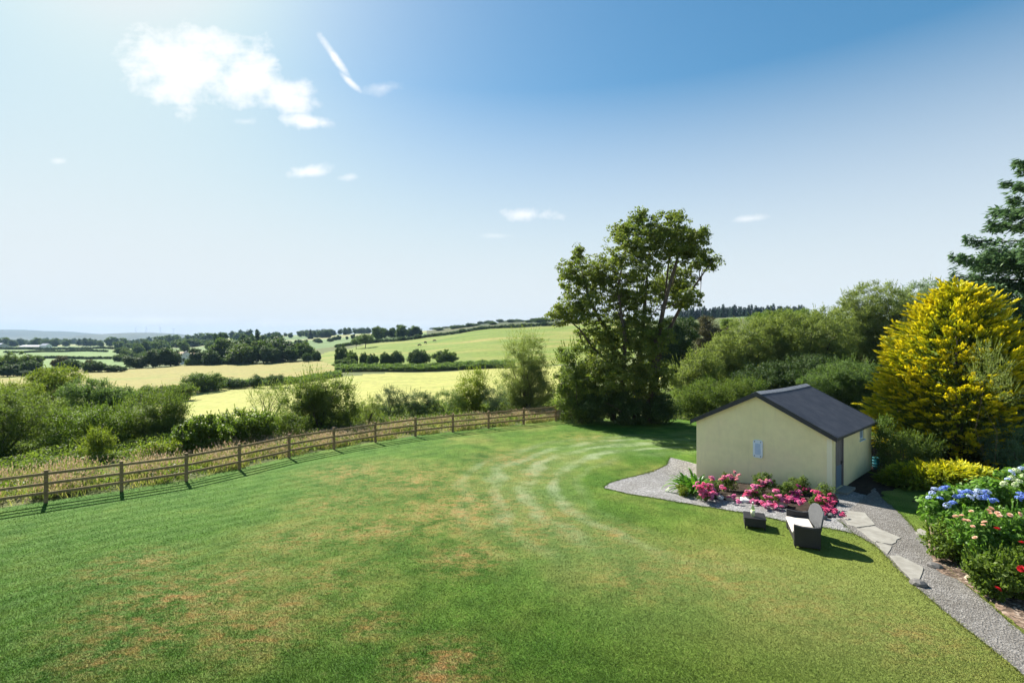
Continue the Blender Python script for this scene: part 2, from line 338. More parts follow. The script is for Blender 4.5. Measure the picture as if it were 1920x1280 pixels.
M['stubble'] = ground_mat('stubble_field', [(.3, (.38, .29, .20)), (.7, (.46, .36, .25))], .02, .3, .2, .1)
M['woodhill'] = ground_mat('wooded_hillside', [(.35, (.040, .062, .030)), (.55, (.075, .090, .040)), (.7, (.15, .14, .065))], .012, .07, .9, 3)
def patchwork():
    m, nt, N, Lk = new_mat('distant_patchwork_fields'); pos = position(nt)
    v = N('ShaderNodeTexVoronoi'); v.inputs['Scale'].default_value = .0075; Lk(pos, v.inputs['Vector'])
    sep = N('ShaderNodeSeparateColor'); Lk(v.outputs['Color'], sep.inputs[0])
    c = ramp(nt, sep.outputs[0], [(0, (.085, .14, .05)), (.35, (.14, .20, .07)), (.6, (.10, .16, .06)), (.78, (.28, .26, .11)), (1, (.18, .20, .09))])
    n = noise(nt, .05, 4, .6, pos); c = mixc(nt, .6, c, ramp(nt, n, [(.3, (.7, .7, .7)), (.7, (1.25, 1.25, 1.25))]), 'MULTIPLY')
    surface(nt, c, .95, .1); return m
M['patch'] = patchwork()
M['moor'] = ground_mat('moorland_hill', [(.3, (.035, .048, .028)), (.55, (.055, .066, .036)), (.75, (.09, .092, .055))], .0016, .012, .3, 8)
def gravel_mat(name, cs, scale):
    m, nt, N, Lk = new_mat(name); pos = position(nt)
    v = N('ShaderNodeTexVoronoi'); v.inputs['Scale'].default_value = scale; Lk(pos, v.inputs['Vector'])
    sep = N('ShaderNodeSeparateColor'); Lk(v.outputs['Color'], sep.inputs[0]); n = noise(nt, .9, 4, .6, pos)
    c = ramp(nt, sep.outputs[0], [(0, cs[0]), (.45, cs[1]), (.8, cs[2]), (1, cs[3])])
    c = mixc(nt, .8, c, ramp(nt, n, [(.35, (.8, .78, .74)), (.65, (1.12, 1.12, 1.12))]), 'MULTIPLY')
    surface(nt, c, .9, .2, v.outputs['Distance'], .8, .03); return m
M['gravel'] = gravel_mat('grey_gravel', [(.12, .118, .116), (.20, .196, .194), (.245, .241, .239), (.34, .335, .33)], 22)
M['pathgravel'] = gravel_mat('worn_path_gravel', [(.095, .088, .08), (.145, .137, .127), (.18, .171, .16), (.25, .24, .225)], 26)
M['mulch'] = gravel_mat('bark_mulch', [(.05, .035, .026), (.11, .078, .056), (.17, .12, .09), (.33, .27, .22)], 16)
M['soil'] = simple_mat('dark_soil', (.018, .013, .010), (.055, .040, .030), 5, .95, .1, .8, .05)
M['concrete'] = simple_mat('weathered_concrete', (.19, .18, .155), (.28, .27, .24), 3.5, .9, .2, .3, .01)
M['stone'] = simple_mat('garden_stone', (.24, .21, .17), (.60, .56, .50), 7, .85, .2, .5, .02)
def render_mat():
    m, nt, N, Lk = new_mat('cream_render'); v = objcoord(nt); sp = N('ShaderNodeSeparateXYZ'); Lk(v, sp.inputs[0])
    a = noise(nt, .55, 3, .5, v); b = noise(nt, 3.2, 6, .65, v); st = noise(nt, 2.2, 5, .65, v, (3.5, 3.5, .35)); g = noise(nt, 70, 2, .5, v)
    c = ramp(nt, a, [(.35, (.80, .715, .40)), (.5, (.84, .75, .43)), (.66, (.85, .72, .44))])
    c = mixc(nt, .35, c, ramp(nt, b, [(.3, (.82, .82, .80)), (.7, (1.1, 1.1, 1.08))]), 'MULTIPLY')
    lo = fm(nt, 'SUBTRACT', fm(nt, 'ADD', .30, fm(nt, 'MULTIPLY', b, .9)), fm(nt, 'ADD', sp.outputs[2], .35), clamp=True)
    c = mixc(nt, fm(nt, 'MULTIPLY', lo, .55), c, (.36, .30, .20))
    c = mixc(nt, fm(nt, 'MULTIPLY', fm(nt, 'SUBTRACT', st, .55, clamp=True), 1.2, clamp=True), c, (.50, .45, .32))
    surface(nt, c, .9, .15, fm(nt, 'ADD', g, b), .35, .006); return m
M['render'] = render_mat()
M['render_trim'] = simple_mat('cream_render_trim', (.82, .76, .52), (.84, .78, .55), 1.3, .8, .2, .1, .005)
M['board'] = simple_mat('black_bargeboard', (.018, .020, .026), (.032, .034, .042), 8, .45, .4, .1, .004)
M['ridge'] = simple_mat('grey_ridge_cap', (.12, .13, .15), (.24, .25, .27), 9, .7, .3, .3, .01)
def roof_mat():
    m, nt, N, Lk = new_mat('slate_blue_roof_sheet'); v = objcoord(nt)
    n = noise(nt, 1.6, 5, .6, v); n2 = noise(nt, 5, 4, .6, v, (.4, 3, 1)); n3 = noise(nt, 34, 3, .6, v)
    c = ramp(nt, fm(nt, 'ADD', fm(nt, 'MULTIPLY', n, .6), fm(nt, 'MULTIPLY', n2, .4)), [(.35, (.034, .038, .050)), (.65, (.070, .073, .086))])
    c = mixc(nt, fm(nt, 'MULTIPLY', fm(nt, 'GREATER_THAN', n3, .70), .5), c, (.13, .12, .11))
    surface(nt, c, .5, .45, n3, .2, .01); return m
M['roof'] = roof_mat()
M['bluepaint'] = simple_mat('blue_grey_paint', (.115, .175, .23), (.155, .22, .28), 6, .6, .3, .15, .004, (4, 4, .5))
M['greyboard'] = simple_mat('weathered_grey_boards', (.15, .135, .13), (.25, .225, .21), 5, .85, .2, .3, .006, (8, 8, .6))
M['paleblue'] = simple_mat('pale_blue_frame', (.42, .56, .68), (.50, .63, .74), 8, .5, .3, .05, .002)
M['plaque'] = simple_mat('whitewashed_plaque', (.62, .70, .76), (.74, .80, .85), 14, .6, .3, .3, .004)
M['plaque_panel'] = simple_mat('plaque_blue_panel', (.40, .52, .68), (.52, .62, .74), 10, .6, .3, .2, .003)
M['iron'] = simple_mat('dark_iron', (.03, .03, .03), (.06, .055, .05), 20, .5, .5, .1, .002, metal=.6)
M['glass'] = new_mat('dark_window_glass')[0]; surface(M['glass'].node_tree, (.05, .07, .09), .06, .6)
def wicker():
    m, nt, N, Lk = new_mat('black_wicker'); v = objcoord(nt)
    w1 = N('ShaderNodeTexWave'); w1.bands_direction = 'Z'; w1.inputs['Scale'].default_value = 26; w1.inputs['Distortion'].default_value = .6; Lk(v, w1.inputs[0])
    w2 = N('ShaderNodeTexWave'); w2.bands_direction = 'DIAGONAL'; w2.inputs['Scale'].default_value = 16; w2.inputs['Distortion'].default_value = .4; Lk(v, w2.inputs[0])
    h = fm(nt, 'MULTIPLY', w1.outputs['Fac'], w2.outputs['Fac'])
    surface(nt, ramp(nt, h, [(0, (.010, .009, .010)), (1, (.055, .050, .055))]), .5, .4, h, .6, .006); return m
M['wicker'] = wicker()
M['cushion'] = simple_mat('cream_cushion_cloth', (.50, .455, .40), (.58, .535, .475), 30, .95, .1, .2, .003)
def timber():
    m, nt, N, Lk = new_mat('weathered_fence_timber'); v = objcoord(nt)
    n = noise(nt, 6, 5, .6, v, (1, 1, 6)); n2 = noise(nt, .8, 3, .6, position(nt))
    c = ramp(nt, n, [(.3, (.165, .112, .060)), (.7, (.33, .235, .135))]); c = mixc(nt, .7, c, ramp(nt, n2, [(.3, (.75, .75, .72)), (.7, (1.2, 1.15, 1.1))]), 'MULTIPLY')
    surface(nt, c, .85, .2, n, .4, .008); return m
M['timber'] = timber()
def petal_mat(name, c0, c1):
    m, nt, N, Lk = new_mat(name); a = N('ShaderNodeAttribute'); a.attribute_name = 'tone'; c = mixc(nt, a.outputs['Fac'], c0, c1)
    p, o = surface(nt, c, .6, .2); tr = N('ShaderNodeBsdfTranslucent'); Lk(c, tr.inputs[0]); mx = N('ShaderNodeMixShader'); mx.inputs[0].default_value = .3
    Lk(p.outputs[0], mx.inputs[1]); Lk(tr.outputs[0], mx.inputs[2]); Lk(mx.outputs[0], o.inputs[0]); return m
M['pink'] = petal_mat('pink_petals', (.66, .10, .30), (.88, .40, .60)); M['hotpink'] = petal_mat('hot_pink_petals', (.66, .045, .20), (.86, .22, .40))
M['palepink'] = petal_mat('pale_pink_petals', (.75, .24, .30), (.90, .52, .55)); M['magenta'] = petal_mat('magenta_petals', (.36, .018, .15), (.55, .08, .30))
M['blue'] = petal_mat('blue_florets', (.10, .19, .62), (.30, .43, .86)); M['paleblueflower'] = petal_mat('pale_blue_florets', (.40, .50, .78), (.66, .74, .88))
M['cream'] = petal_mat('cream_green_florets', (.50, .62, .30), (.76, .80, .58))
M['peach'] = petal_mat('peach_petals', (.80, .42, .28), (.92, .70, .55)); M['red'] = petal_mat('red_petals', (.42, .006, .014), (.62, .03, .04))
M['seed'] = leaf_mat('dry_seed_grass', (.23, .15, .105), (.40, .30, .22), trans=.35, tcol=(1, .9, .75), patch=.5)
M['tallgrass'] = leaf_mat('tall_grass_blades', (.085, .14, .03), (.28, .25, .11), trans=.4, patch=.5)
M['teal'] = simple_mat('teal_plastic', (.03, .20, .24), (.045, .26, .30), 6, .4, .4, .05, .002)
M['white'] = simple_mat('white_paint', (.70, .70, .70), (.80, .80, .80), 6, .6, .3, .05, .002)
M['wallgrey'] = simple_mat('pebbledash_wall', (.45, .43, .40), (.55, .53, .50), 2, .9, .2, .1, .01)
M['barnroof'] = simple_mat('grey_barn_roof', (.26, .29, .33), (.34, .37, .41), 1, .6, .3, .1, .01)
M['hide'] = simple_mat('dark_cow_hide', (.020, .016, .014), (.040, .032, .028), 1.2, .8, .2, .1, .01)

# ------------------------------------------------------------------ land form
def fz(Z, y): return CAMZ - (y - CY) / F * Z
COLS = [
 (-1500, [(22, 0), (30, -1), (45, -2.5), (70, -5), (100, -6.5), (142, -6), (230, -6.6), (300, -8.8), (450, -7.3), (700, -5), (1000, -4), (1500, -3.5), (2500, -2), (9000, -2)]),
 (0,     [(22, 0), (30, -1), (45, -2.5), (70, -5), (100, -6.5), (142, -6), (230, -6.6), (300, -8.8), (450, -7.3), (700, -5), (1000, -4), (1500, -3.5), (2500, -2), (9000, -2)]),
 (250,   [(26, 0), (34, -.8), (50, -2.5), (75, -5), (110, -7), (142, -6), (230, -6), (300, -8), (450, -7), (700, -4.5), (1000, -3), (1500, -2), (2500, -2), (9000, -2)]),
 (500,   [(30, 0), (38, -.6), (55, -2.5), (75, -4.2), (110, -5.2), (140, -5.4), (230, -4.2), (350, -5), (600, -.5), (900, 10), (1200, 20), (1600, 26), (2500, 18), (9000, -2)]),
 (750,   [(36, 0), (44, -.4), (60, -1.8), (75, -2.6), (110, -3.4), (150, -3.7), (180, -3.4), (230, -.6), (300, 2.4), (400, 6.8), (500, 10.5), (700, 15), (1000, 24), (1600, 26), (2500, 18), (9000, -2)]),
 (950,   [(40, 0), (48, -.3), (60, -1.3), (75, -2), (110, -2.3), (150, -2.4), (180, -2), (230, 1.2), (300, 7.3), (380, 15.6), (600, 27), (900, 40), (1400, 48), (2500, 30), (9000, -2)]),
 (1150,  [(42, 0), (50, -.2), (75, -1.2), (110, -1.5), (150, -1), (230, 3), (300, 9.5), (380, 18), (600, 33), (900, 48), (1400, 50), (2500, 30), (9000, -2)]),
 (1270,  [(42, 0), (55, 0), (90, .4), (130, 1.8), (200, 4), (300, 12), (400, 22), (600, 30), (2500, 30), (9000, -2)]),
 (1400,  [(42, 0), (50, .6), (75, 1), (110, 2), (200, 7), (300, 14), (450, 28.5), (600, 30), (2500, 30), (9000, -2)]),
 (1600,  [(36, 0), (42, .5), (55, 1.2), (75, 2), (110, 4), (200, 8), (300, 14), (450, 25), (600, 28), (2500, 30), (9000, -2)]),
 (1920,  [(32, 0), (40, .3), (60, 1.5), (110, 4), (200, 8), (450, 24), (600, 28), (2500, 30), (9000, -2)]),
 (3400,  [(32, 0), (40, .3), (60, 1.5), (110, 4), (200, 8), (450, 24), (600, 28), (2500, 30), (9000, -2)])]
_cx = np.array([c[0] for c in COLS], float)
DIP = (8.6, 23.2)
def H(X, Y):
    X = np.asarray(X, float); Y = np.asarray(Y, float); sh = np.broadcast(X, Y).shape
    X = np.broadcast_to(X, sh).ravel(); Y = np.broadcast_to(Y, sh).ravel()
    Yc = np.maximum(Y, 1.0); px = np.clip(CX + F * X / Yc, _cx[0], _cx[-1]); lz = np.log(Yc)
    allz = np.stack([np.interp(lz, np.log([p[0] for p in c[1]]), [p[1] for p in c[1]]) for c in COLS])
    i = np.clip(np.searchsorted(_cx, px, side='right') - 1, 0, len(_cx) - 2); t = (px - _cx[i]) / (_cx[i + 1] - _cx[i]); t = t * t * (3 - 2 * t) * .6 + t * .4
    k = np.arange(len(px)); z = allz[i, k] * (1 - t) + allz[i + 1, k] * t
    z = z - .45 * np.exp(-((X - DIP[0]) ** 2 + (Y - DIP[1]) ** 2) / 7.0)
    far = np.clip((Yc - 45) / 200, 0, 1); z = z + far * (.5 * np.sin(X * .045 + 1.3) * np.sin(Y * .03) + .25 * np.sin(X * .13 + Y * .09))
    return z.reshape(sh)
def h1(x, y): return float(H(x, y))
def ground_at(px, Z): X = (px - CX) / F * Z; return np.array([X, Z, h1(X, Z)])

def terrain():
    cols = np.concatenate([np.arange(-1500, -100, 50), np.arange(-100, 2020, 6), np.arange(2020, 3401, 60)])
    rows = np.exp(np.linspace(math.log(4.0), math.log(6800), 230))
    PX, ZZ = np.meshgrid(cols, rows); X = (PX - CX) / F * ZZ; Y = ZZ; Zz = H(X, Y) - .08
    V = np.stack([X, Y, Zz], -1).reshape(-1, 3); nc = len(cols); nr = len(rows)
    idx = np.arange(nr * nc).reshape(nr, nc)
    q = np.stack([idx[:-1, :-1], idx[:-1, 1:], idx[1:, 1:], idx[1:, :-1]], -1).reshape(-1, 4)
    px = (PX[:-1, :-1] + 3).ravel(); z = np.sqrt(ZZ[:-1, :-1] * ZZ[1:, :-1]).ravel()
    zt = np.interp(px, [350, 500, 750, 950, 1050], [120, 128, 158, 161, 161]); zb = np.interp(px, [300, 500, 700, 900, 1050], [66, 60, 52, 52, 54])
    R = np.zeros(len(px), int)
    R[z > 420] = 6
    R[(px > 800) & (z > 430)] = 8
    R[(px > 290) & (px < 1050) & (z > zb) & (z < zt)] = 1
    R[(px > -500) & (px < 632) & (z > np.interp(px, [0, 350, 632], [118, 132, 150])) & (z < np.interp(px, [0, 300, 632], [225, 232, 238]))] = 2
    R[(px > np.interp(z, [180, 240, 330, 420], [640, 590, 610, 690])) & (px < 1190) & (z > 170) & (z < np.interp(px, [600, 700, 900, 1190], [330, 380, 400, 420]))] = 3
    R[(px < np.interp(z, [240, 300, 500, 720], [240, 250, 222, 205])) & (px > -700) & (z > 262) & (z < 720)] = 4
    R[(px > 328) & (px < 366) & (z > 300) & (z < 520)] = 5
    R[(px > 1215) & (px < 1450) & (z > 82) & (z < 150)] = 7
    for rid, nm, mt in ((0, 'rough_ground', 'rough'), (1, 'hay_field', 'hay'), (2, 'hay_field', 'hay2'), (3, 'hill_pasture', 'pasture'), (4, 'green_field', 'greenfield'),
                        (5, 'stubble_field', 'stubble'), (6, 'farmland', 'patch'), (7, 'hay_field', 'hay'), (8, 'wooded_hill', 'woodhill')):
        o = link(nm, grid_mesh(nm, V, q[R == rid]), M[mt]); props(o, kind='structure')
terrain()

def ridge(profile, Z, depth, zfoot):
    xs = np.arange(profile[0][0], profile[-1][0] + .1, 3.0); ys = np.interp(xs, [p[0] for p in profile], [p[1] for p in profile])
    rng = np.random.default_rng(3); ys = ys + np.convolve(rng.normal(size=len(xs)), np.ones(4) / 4, 'same') * .35
    top = fz(Z, ys); rr = np.linspace(-1, 1, 15); V = []
    for r in rr:
        zz = Z + r * depth; k = math.cos(r * math.pi / 2) ** 1.2 if abs(r) < 1 else 0
        wob = 1 + (1 - k) * .25 * np.sin(xs * .09 + r * 4)
        V.append(np.stack([(xs - CX) / F * Z * (1 + r * .04), np.full_like(xs, zz), zfoot + (top - zfoot) * k * (wob if abs(r) > .1 else 1)], -1))
    V = np.concatenate(V); n = len(xs); idx = np.arange(len(rr) * n).reshape(len(rr), n)
    q = np.stack([idx[:-1, :-1], idx[:-1, 1:], idx[1:, 1:], idx[1:, :-1]], -1).reshape(-1, 4)
    props(link('hills', grid_mesh('hills', V, q), M['moor']), kind='structure')
ridge([(-420, 634), (-250, 626), (-120, 628), (0, 624), (28, 620), (42, 618), (62, 620), (80, 621), (110, 620.5), (135, 623), (165, 626), (190, 630), (225, 634), (260, 638)], 5200, 1500, -4)
ridge([(150, 638), (205, 631), (235, 626), (260, 624), (285, 623.5), (315, 625), (345, 628), (375, 631), (405, 634), (440, 638)], 4600, 1200, -4)
ridge([(405, 636), (425, 629), (440, 625), (455, 626), (475, 631), (500, 636)], 5000, 900, -4)

def sheet(name, poly, step, dz, mat, jit=0.0, kind='structure', label=None, seed=1, thick=0, res=None):
    rng = np.random.default_rng(seed); poly = np.array(poly, float); b = []
    for i in range(len(poly)):
        p, q = poly[i], poly[(i + 1) % len(poly)]; n = max(1, int(np.linalg.norm(q - p) / (res or step)))
        for k in range(n):
            c = p + (q - p) * k / n; b.append(c + (rng.normal(size=2) * jit if k else 0))
    b = np.array(b); lo, hi = b.min(0), b.max(0)
    gx, gy = np.meshgrid(np.arange(lo[0] + step / 2, hi[0], step), np.arange(lo[1] + step / 2, hi[1], step)); g = np.stack([gx.ravel(), gy.ravel()], -1)
    ins = np.zeros(len(g), bool); j = len(b) - 1
    for i in range(len(b)):
        xi, yi = b[i]; xj, yj = b[j]
        if yi != yj: ins ^= ((yi > g[:, 1]) != (yj > g[:, 1])) & (g[:, 0] < (xj - xi) * (g[:, 1] - yi) / (yj - yi) + xi)
        j = i
    g = g[ins]; g += rng.uniform(-.2, .2, g.shape) * step
    pts = [Vector(p) for p in np.concatenate([b, g])]; ed = [(i, (i + 1) % len(b)) for i in range(len(b))]
    vo, _, fo, *_ = delaunay_2d_cdt(pts, ed, [], 1, 1e-4)
    xy = np.array([tuple(p) for p in vo]); z = H(xy[:, 0], xy[:, 1]) + dz
    fo = [f for f in fo]
    me = bpy.data.meshes.new(name); me.from_pydata(np.column_stack([xy, z]).tolist(), [], fo)
    bm = bmesh.new(); bm.from_mesh(me); bmesh.ops.recalc_face_normals(bm, faces=bm.faces)
    if sum(f.normal.z for f in bm.faces) < 0: bmesh.ops.reverse_faces(bm, faces=bm.faces)
    if thick:
        be = [e for e in bm.edges if e.is_boundary]; r = bmesh.ops.extrude_edge_only(bm, edges=be)
        for v in r['geom']:
            if isinstance(v, bmesh.types.BMVert): v.co.z -= thick
        bmesh.ops.recalc_face_normals(bm, faces=bm.faces)
    for f in bm.faces: f.smooth = True
    bm.to_mesh(me); bm.free()
    o = link(name, me, mat)
    if kind: props(o, label, kind=kind)
    return o

# fence posts, px of the foot on the level lawn
POST_PX = [(-72, 962), (86, 942), (228, 921), (349, 902), (449, 880), (542, 858), (626, 842), (704, 829), (779, 818), (849, 810), (916, 803), (982, 796), (1042, 789), (1100, 783)]
POSTS = [gr(*p) for p in POST_PX]; POSTS[0] = POSTS[1] + (POSTS[1] - POSTS[2]) * 1.15
POSTS = [POSTS[0] + (POSTS[0] - POSTS[1]) * k for k in (2, 1)] + POSTS
fence_dir = POSTS[0] - POSTS[2]
lawn_poly = [POSTS[0] + fence_dir * 2 + np.array([0, -6.0])] + [p + np.array([-.12, .18]) for p in POSTS] + [np.array(p) for p in ((7.5, 41), (13.5, 39), (15.5, 33), (18, 29), (20, 25), (23, 21), (23, -8), (-30, -8))]
lawn = sheet('lawn', lawn_poly, .5, 0, M['lawn'], 0)

# blades over the part of the lawn that lies near enough to show them
SHED_L, SHED_R, SHED_S = np.array([8.72, 23.95]), np.array([12.5, 19.8]), np.array([4.35, 3.96])
GRAVEL = [gr(1132, 914), gr(1142, 905), gr(1190, 888), gr(1250, 864), np.array([8.3, 26.6]), SHED_L + np.array([1.2, 1.0]), SHED_R + np.array([.9, .9]), np.array([14.0, 19.3]), gr(1655, 950), gr(1640, 985), gr(1606, 990), gr(1600, 1000), gr(1540, 988), gr(1480, 979), gr(1400, 962), gr(1320, 949), gr(1240, 935), gr(1180, 926)]
PATH_L = [gr(1572, 975), gr(1600, 1000), gr(1640, 1022), gr(1664, 1046), gr(1690, 1074), gr(1722, 1105), gr(1775, 1150), gr(1840, 1202), gr(1920, 1268), gr(2010, 1345)]
PATH_R = [gr(2080, 1260), gr(1920, 1190), gr(1850, 1130), gr(1790, 1080), gr(1745, 1030), gr(1712, 990), gr(1690, 965), gr(1655, 935), gr(1640, 915)]
def inside(poly, P):
    poly = np.array(poly); r = np.zeros(len(P), bool); j = len(poly) - 1
    for i in range(len(poly)):
        xi, yi = poly[i]; xj, yj = poly[j]
        if yi != yj: r ^= ((yi > P[:, 1]) != (yj > P[:, 1])) & (P[:, 0] < (xj - xi) * (P[:, 1] - yi) / (yj - yi) + xi)
        j = i
    return r
BED = [gr(1272, 918), gr(1300, 924), gr(1345, 933), gr(1400, 941), gr(1460, 950), gr(1520, 968), gr(1556, 972), SHED_R + np.array([-.15, -.6]), SHED_R + np.array([-.02, .02]), SHED_L + np.array([.25, -.25])]
HBED = [gr(1748, 1062), gr(1742, 1030), gr(1742, 1000), gr(1740, 962), gr(1760, 935), np.array([15.0, 19.0]), np.array([22.0, 18.0]), np.array([18, 9]), gr(2020, 1260), gr(1920, 1180), gr(1850, 1122), gr(1790, 1085)]
BACKSOIL = [SHED_R + SHED_S * .30 + np.array([.0, -.05]), gr(1600, 948), gr(1640, 955), gr(1652, 925), gr(1690, 912), gr(1760, 912), gr(1880, 905), np.array([24.5, 21]), np.array([30, 27]), np.array([22, 31]), np.array([16, 30.5]), SHED_R + SHED_S + np.array([-.6, .7])]
def blades():
    rng = np.random.default_rng(11); n = 1150000
    # even in the image: sample px, py over the lawn in view
    px = rng.uniform(-60, 1980, n); py = 640 + 5700 / rng.uniform(8.0, 24.0, n)
    py = rng.uniform(786, 1330, n); Z = 5700 / (py - 640); X = (px - CX) / F * Z; P = np.stack([X, Z], -1)
    keep = inside(lawn_poly, P)
    for pl in (GRAVEL, PATH_L + PATH_R, HBED, BACKSOIL): keep &= ~inside(pl, P)
    P = P[keep]; n = len(P); z = H(P[:, 0], P[:, 1])
    hgt = rng.uniform(.012, .034, n)[:, None]; wd = (.0035 + P[:, 1] * .00040)[:, None]
    d = rng.normal(size=(n, 3)); d[:, 2] = 0; d = norm(d); lean = rng.normal(size=(n, 3)) * .6; lean[:, 2] = 1; lean = norm(lean)
    b = np.column_stack([P, z - .004])
    v = np.stack([b - d * wd, b + d * wd, b + lean * hgt], 1).reshape(-1, 3)
    o = link('lawn_grass', np_mesh('lawn_grass', v, 3, np.repeat(rng.uniform(0, 1, n), 3)), M['blade']); props(o, 'short mown grass of the garden lawn', kind='stuff')
blades()

def edge_grass():
    rng = np.random.default_rng(17); lines = [PATH_L, [gr(1132, 915)] + [gr(*p) for p in ((1180, 926), (1240, 935), (1320, 949), (1400, 962), (1480, 979), (1540, 988), (1600, 1000))], [gr(1132, 914), gr(1142, 905), gr(1190, 888), gr(1250, 864), np.array([8.3, 26.6])], PATH_R[1:8]]
    B = []
    for ln_ in lines:
        for a, b in zip(ln_[:-1], ln_[1:]):
            n = int(np.linalg.norm(b - a) * 260); t = rng.uniform(0, 1, (n, 1)); w = rng.normal(size=(n, 2)) * .035 * (1 + .8 * np.sin(t * 9 + a[0] * 3)); B.append(a + (b - a) * t + w)
    B = np.concatenate(B); n = len(B); z = H(B[:, 0], B[:, 1]); d = rng.normal(size=(n, 3)); d[:, 2] = 0; d = norm(d) * .010; ln_ = rng.normal(size=(n, 3)) * .6; ln_[:, 2] = 1; ln_ = norm(ln_) * rng.uniform(.02, .055, (n, 1)); b = np.column_stack([B, z + .01])
    props(link('edge_grass', np_mesh('edge_grass', np.stack([b - d, b + d, b + ln_], 1).reshape(-1, 3), 3, np.repeat(rng.uniform(0, 1, n), 3)), M['blade']), 'longer grass creeping over the path and gravel edges', kind='stuff')
edge_grass()
sheet('gravel_apron', GRAVEL, .35, .016, M['gravel'], .025, res=.25)
sheet('garden_path', PATH_L + PATH_R, .35, .024, M['pathgravel'], .02, res=.2)
sheet('back_soil', BACKSOIL, .6, .010, M['soil'], .06, res=.3)
sheet('flower_bed_soil', BED, .35, .05, M['soil'], .03, thick=.06, res=.2)
sheet('shrub_bed_mulch', HBED, .35, .036, M['mulch'], .05, thick=.04, res=.2)
# concrete flags along the lawn edge, set in the path
path = bpy.data.objects['garden_path']
FLAGS = [[(1574, 957), (1622, 962), (1641, 985), (1606, 990), (1590, 985)], [(1607, 993), (1640, 988), (1690, 1010), (1672, 1022), (1640, 1018)],
         [(1668, 1044), (1684, 1042), (1732, 1066), (1718, 1098), (1690, 1070)], [(1716, 1000), (1726, 992), (1741, 1000), (1738, 1013)], [(1642, 1016), (1672, 1026), (1664, 1040), (1650, 1030)]]
for k, fpx in enumerate(FLAGS):
    pts = []; rng = np.random.default_rng(40 + k); q = [gr(*p) for p in fpx]
    for i in range(len(q)):
        a, b = q[i], q[(i + 1) % len(q)]
        for t in (0, .33, .67): pts.append(tuple(a + (b - a) * t + rng.normal(size=2) * (.02 if t else 0)))
    mb = MB(); mb.prism(pts, -.03, .040); o = mb.build('flagstone', M['concrete'], path, bevel=.006)

# ------------------------------------------------------------------ plants
def crown_points(rng, ells, cr, density, zmin, flat=.75, inner=.25, edge=.55):
    """ells: list of (centre, radii); returns leaf points, outward directions, clump centres"""
    P, O, C = [], [], []
    for c, r in ells:
        c = np.array(c); r = np.array(r); area = (r[0] * r[1] + r[1] * r[2] + r[0] * r[2]) * 4.19
        ncl = max(5, int(area / (cr * cr) * .62)); u = unit(rng, ncl); rad = np.where(rng.uniform(size=ncl) < inner, rng.uniform(.15, edge, ncl), rng.uniform(edge + .1, 1.0, ncl))
        cc = c + u * r * rad[:, None]; cc = cc[cc[:, 2] > zmin + cr * .2]
        if len(cc) == 0: continue
        nl = int(density * cr * cr); nl = max(nl, 6)
        crs = cr * rng.uniform(.55, 1.25, len(cc)); uu = unit(rng, len(cc) * nl).reshape(len(cc), nl, 3)
        rr = rng.uniform(0, 1, (len(cc), nl, 1)) ** .45
        pts = cc[:, None, :] + uu * rr * crs[:, None, None] * np.array([1, 1, flat]); oo = norm(uu + norm((cc - c) / r)[:, None, :] * .6)
        P.append(pts.reshape(-1, 3)); O.append(oo.reshape(-1, 3)); C.append(cc)
    P = np.concatenate(P); O = np.concatenate(O); C = np.concatenate(C); k = P[:, 2] > zmin; return P[k], O[k], C
def shoots(rng, ells, n, length, per, zmin):
    P, A = [], []
    for c, r in ells:
        u = unit(rng, n); u[:, 2] = np.abs(u[:, 2]) * .9 + .1; u = norm(u); s = np.array(c) + u * np.array(r) * .9
        d = norm(u * .7 + np.array([0, 0, .9]) + rng.normal(size=(n, 3)) * .25); L = length * rng.uniform(.4, 1.2, (n, 1))
        for k in range(per): P.append(s + d * L * (k + rng.uniform(size=(n, 1))) / per); A.append(d)
    P = np.concatenate(P); A = np.concatenate(A); return P, A
def limbs(mb, rng, base, tops, r0, n=5, wob=.12, split=.35):
    for t in tops:
        b = np.array(base) + rng.normal(size=3) * np.array([r0, r0, 0]) * .8; t = np.array(t); L = np.linalg.norm(t - b)
        mid1 = b + (t - b) * .35 + np.array([0, 0, L * .08]) + rng.normal(size=3) * L * wob * .5; mid2 = b + (t - b) * .7 + np.array([0, 0, L * .06]) + rng.normal(size=3) * L * wob * .5
        mb.tube([b - np.array([0, 0, .15]), mid1, mid2, t], [r0, r0 * .7, r0 * .42, r0 * .12], n)
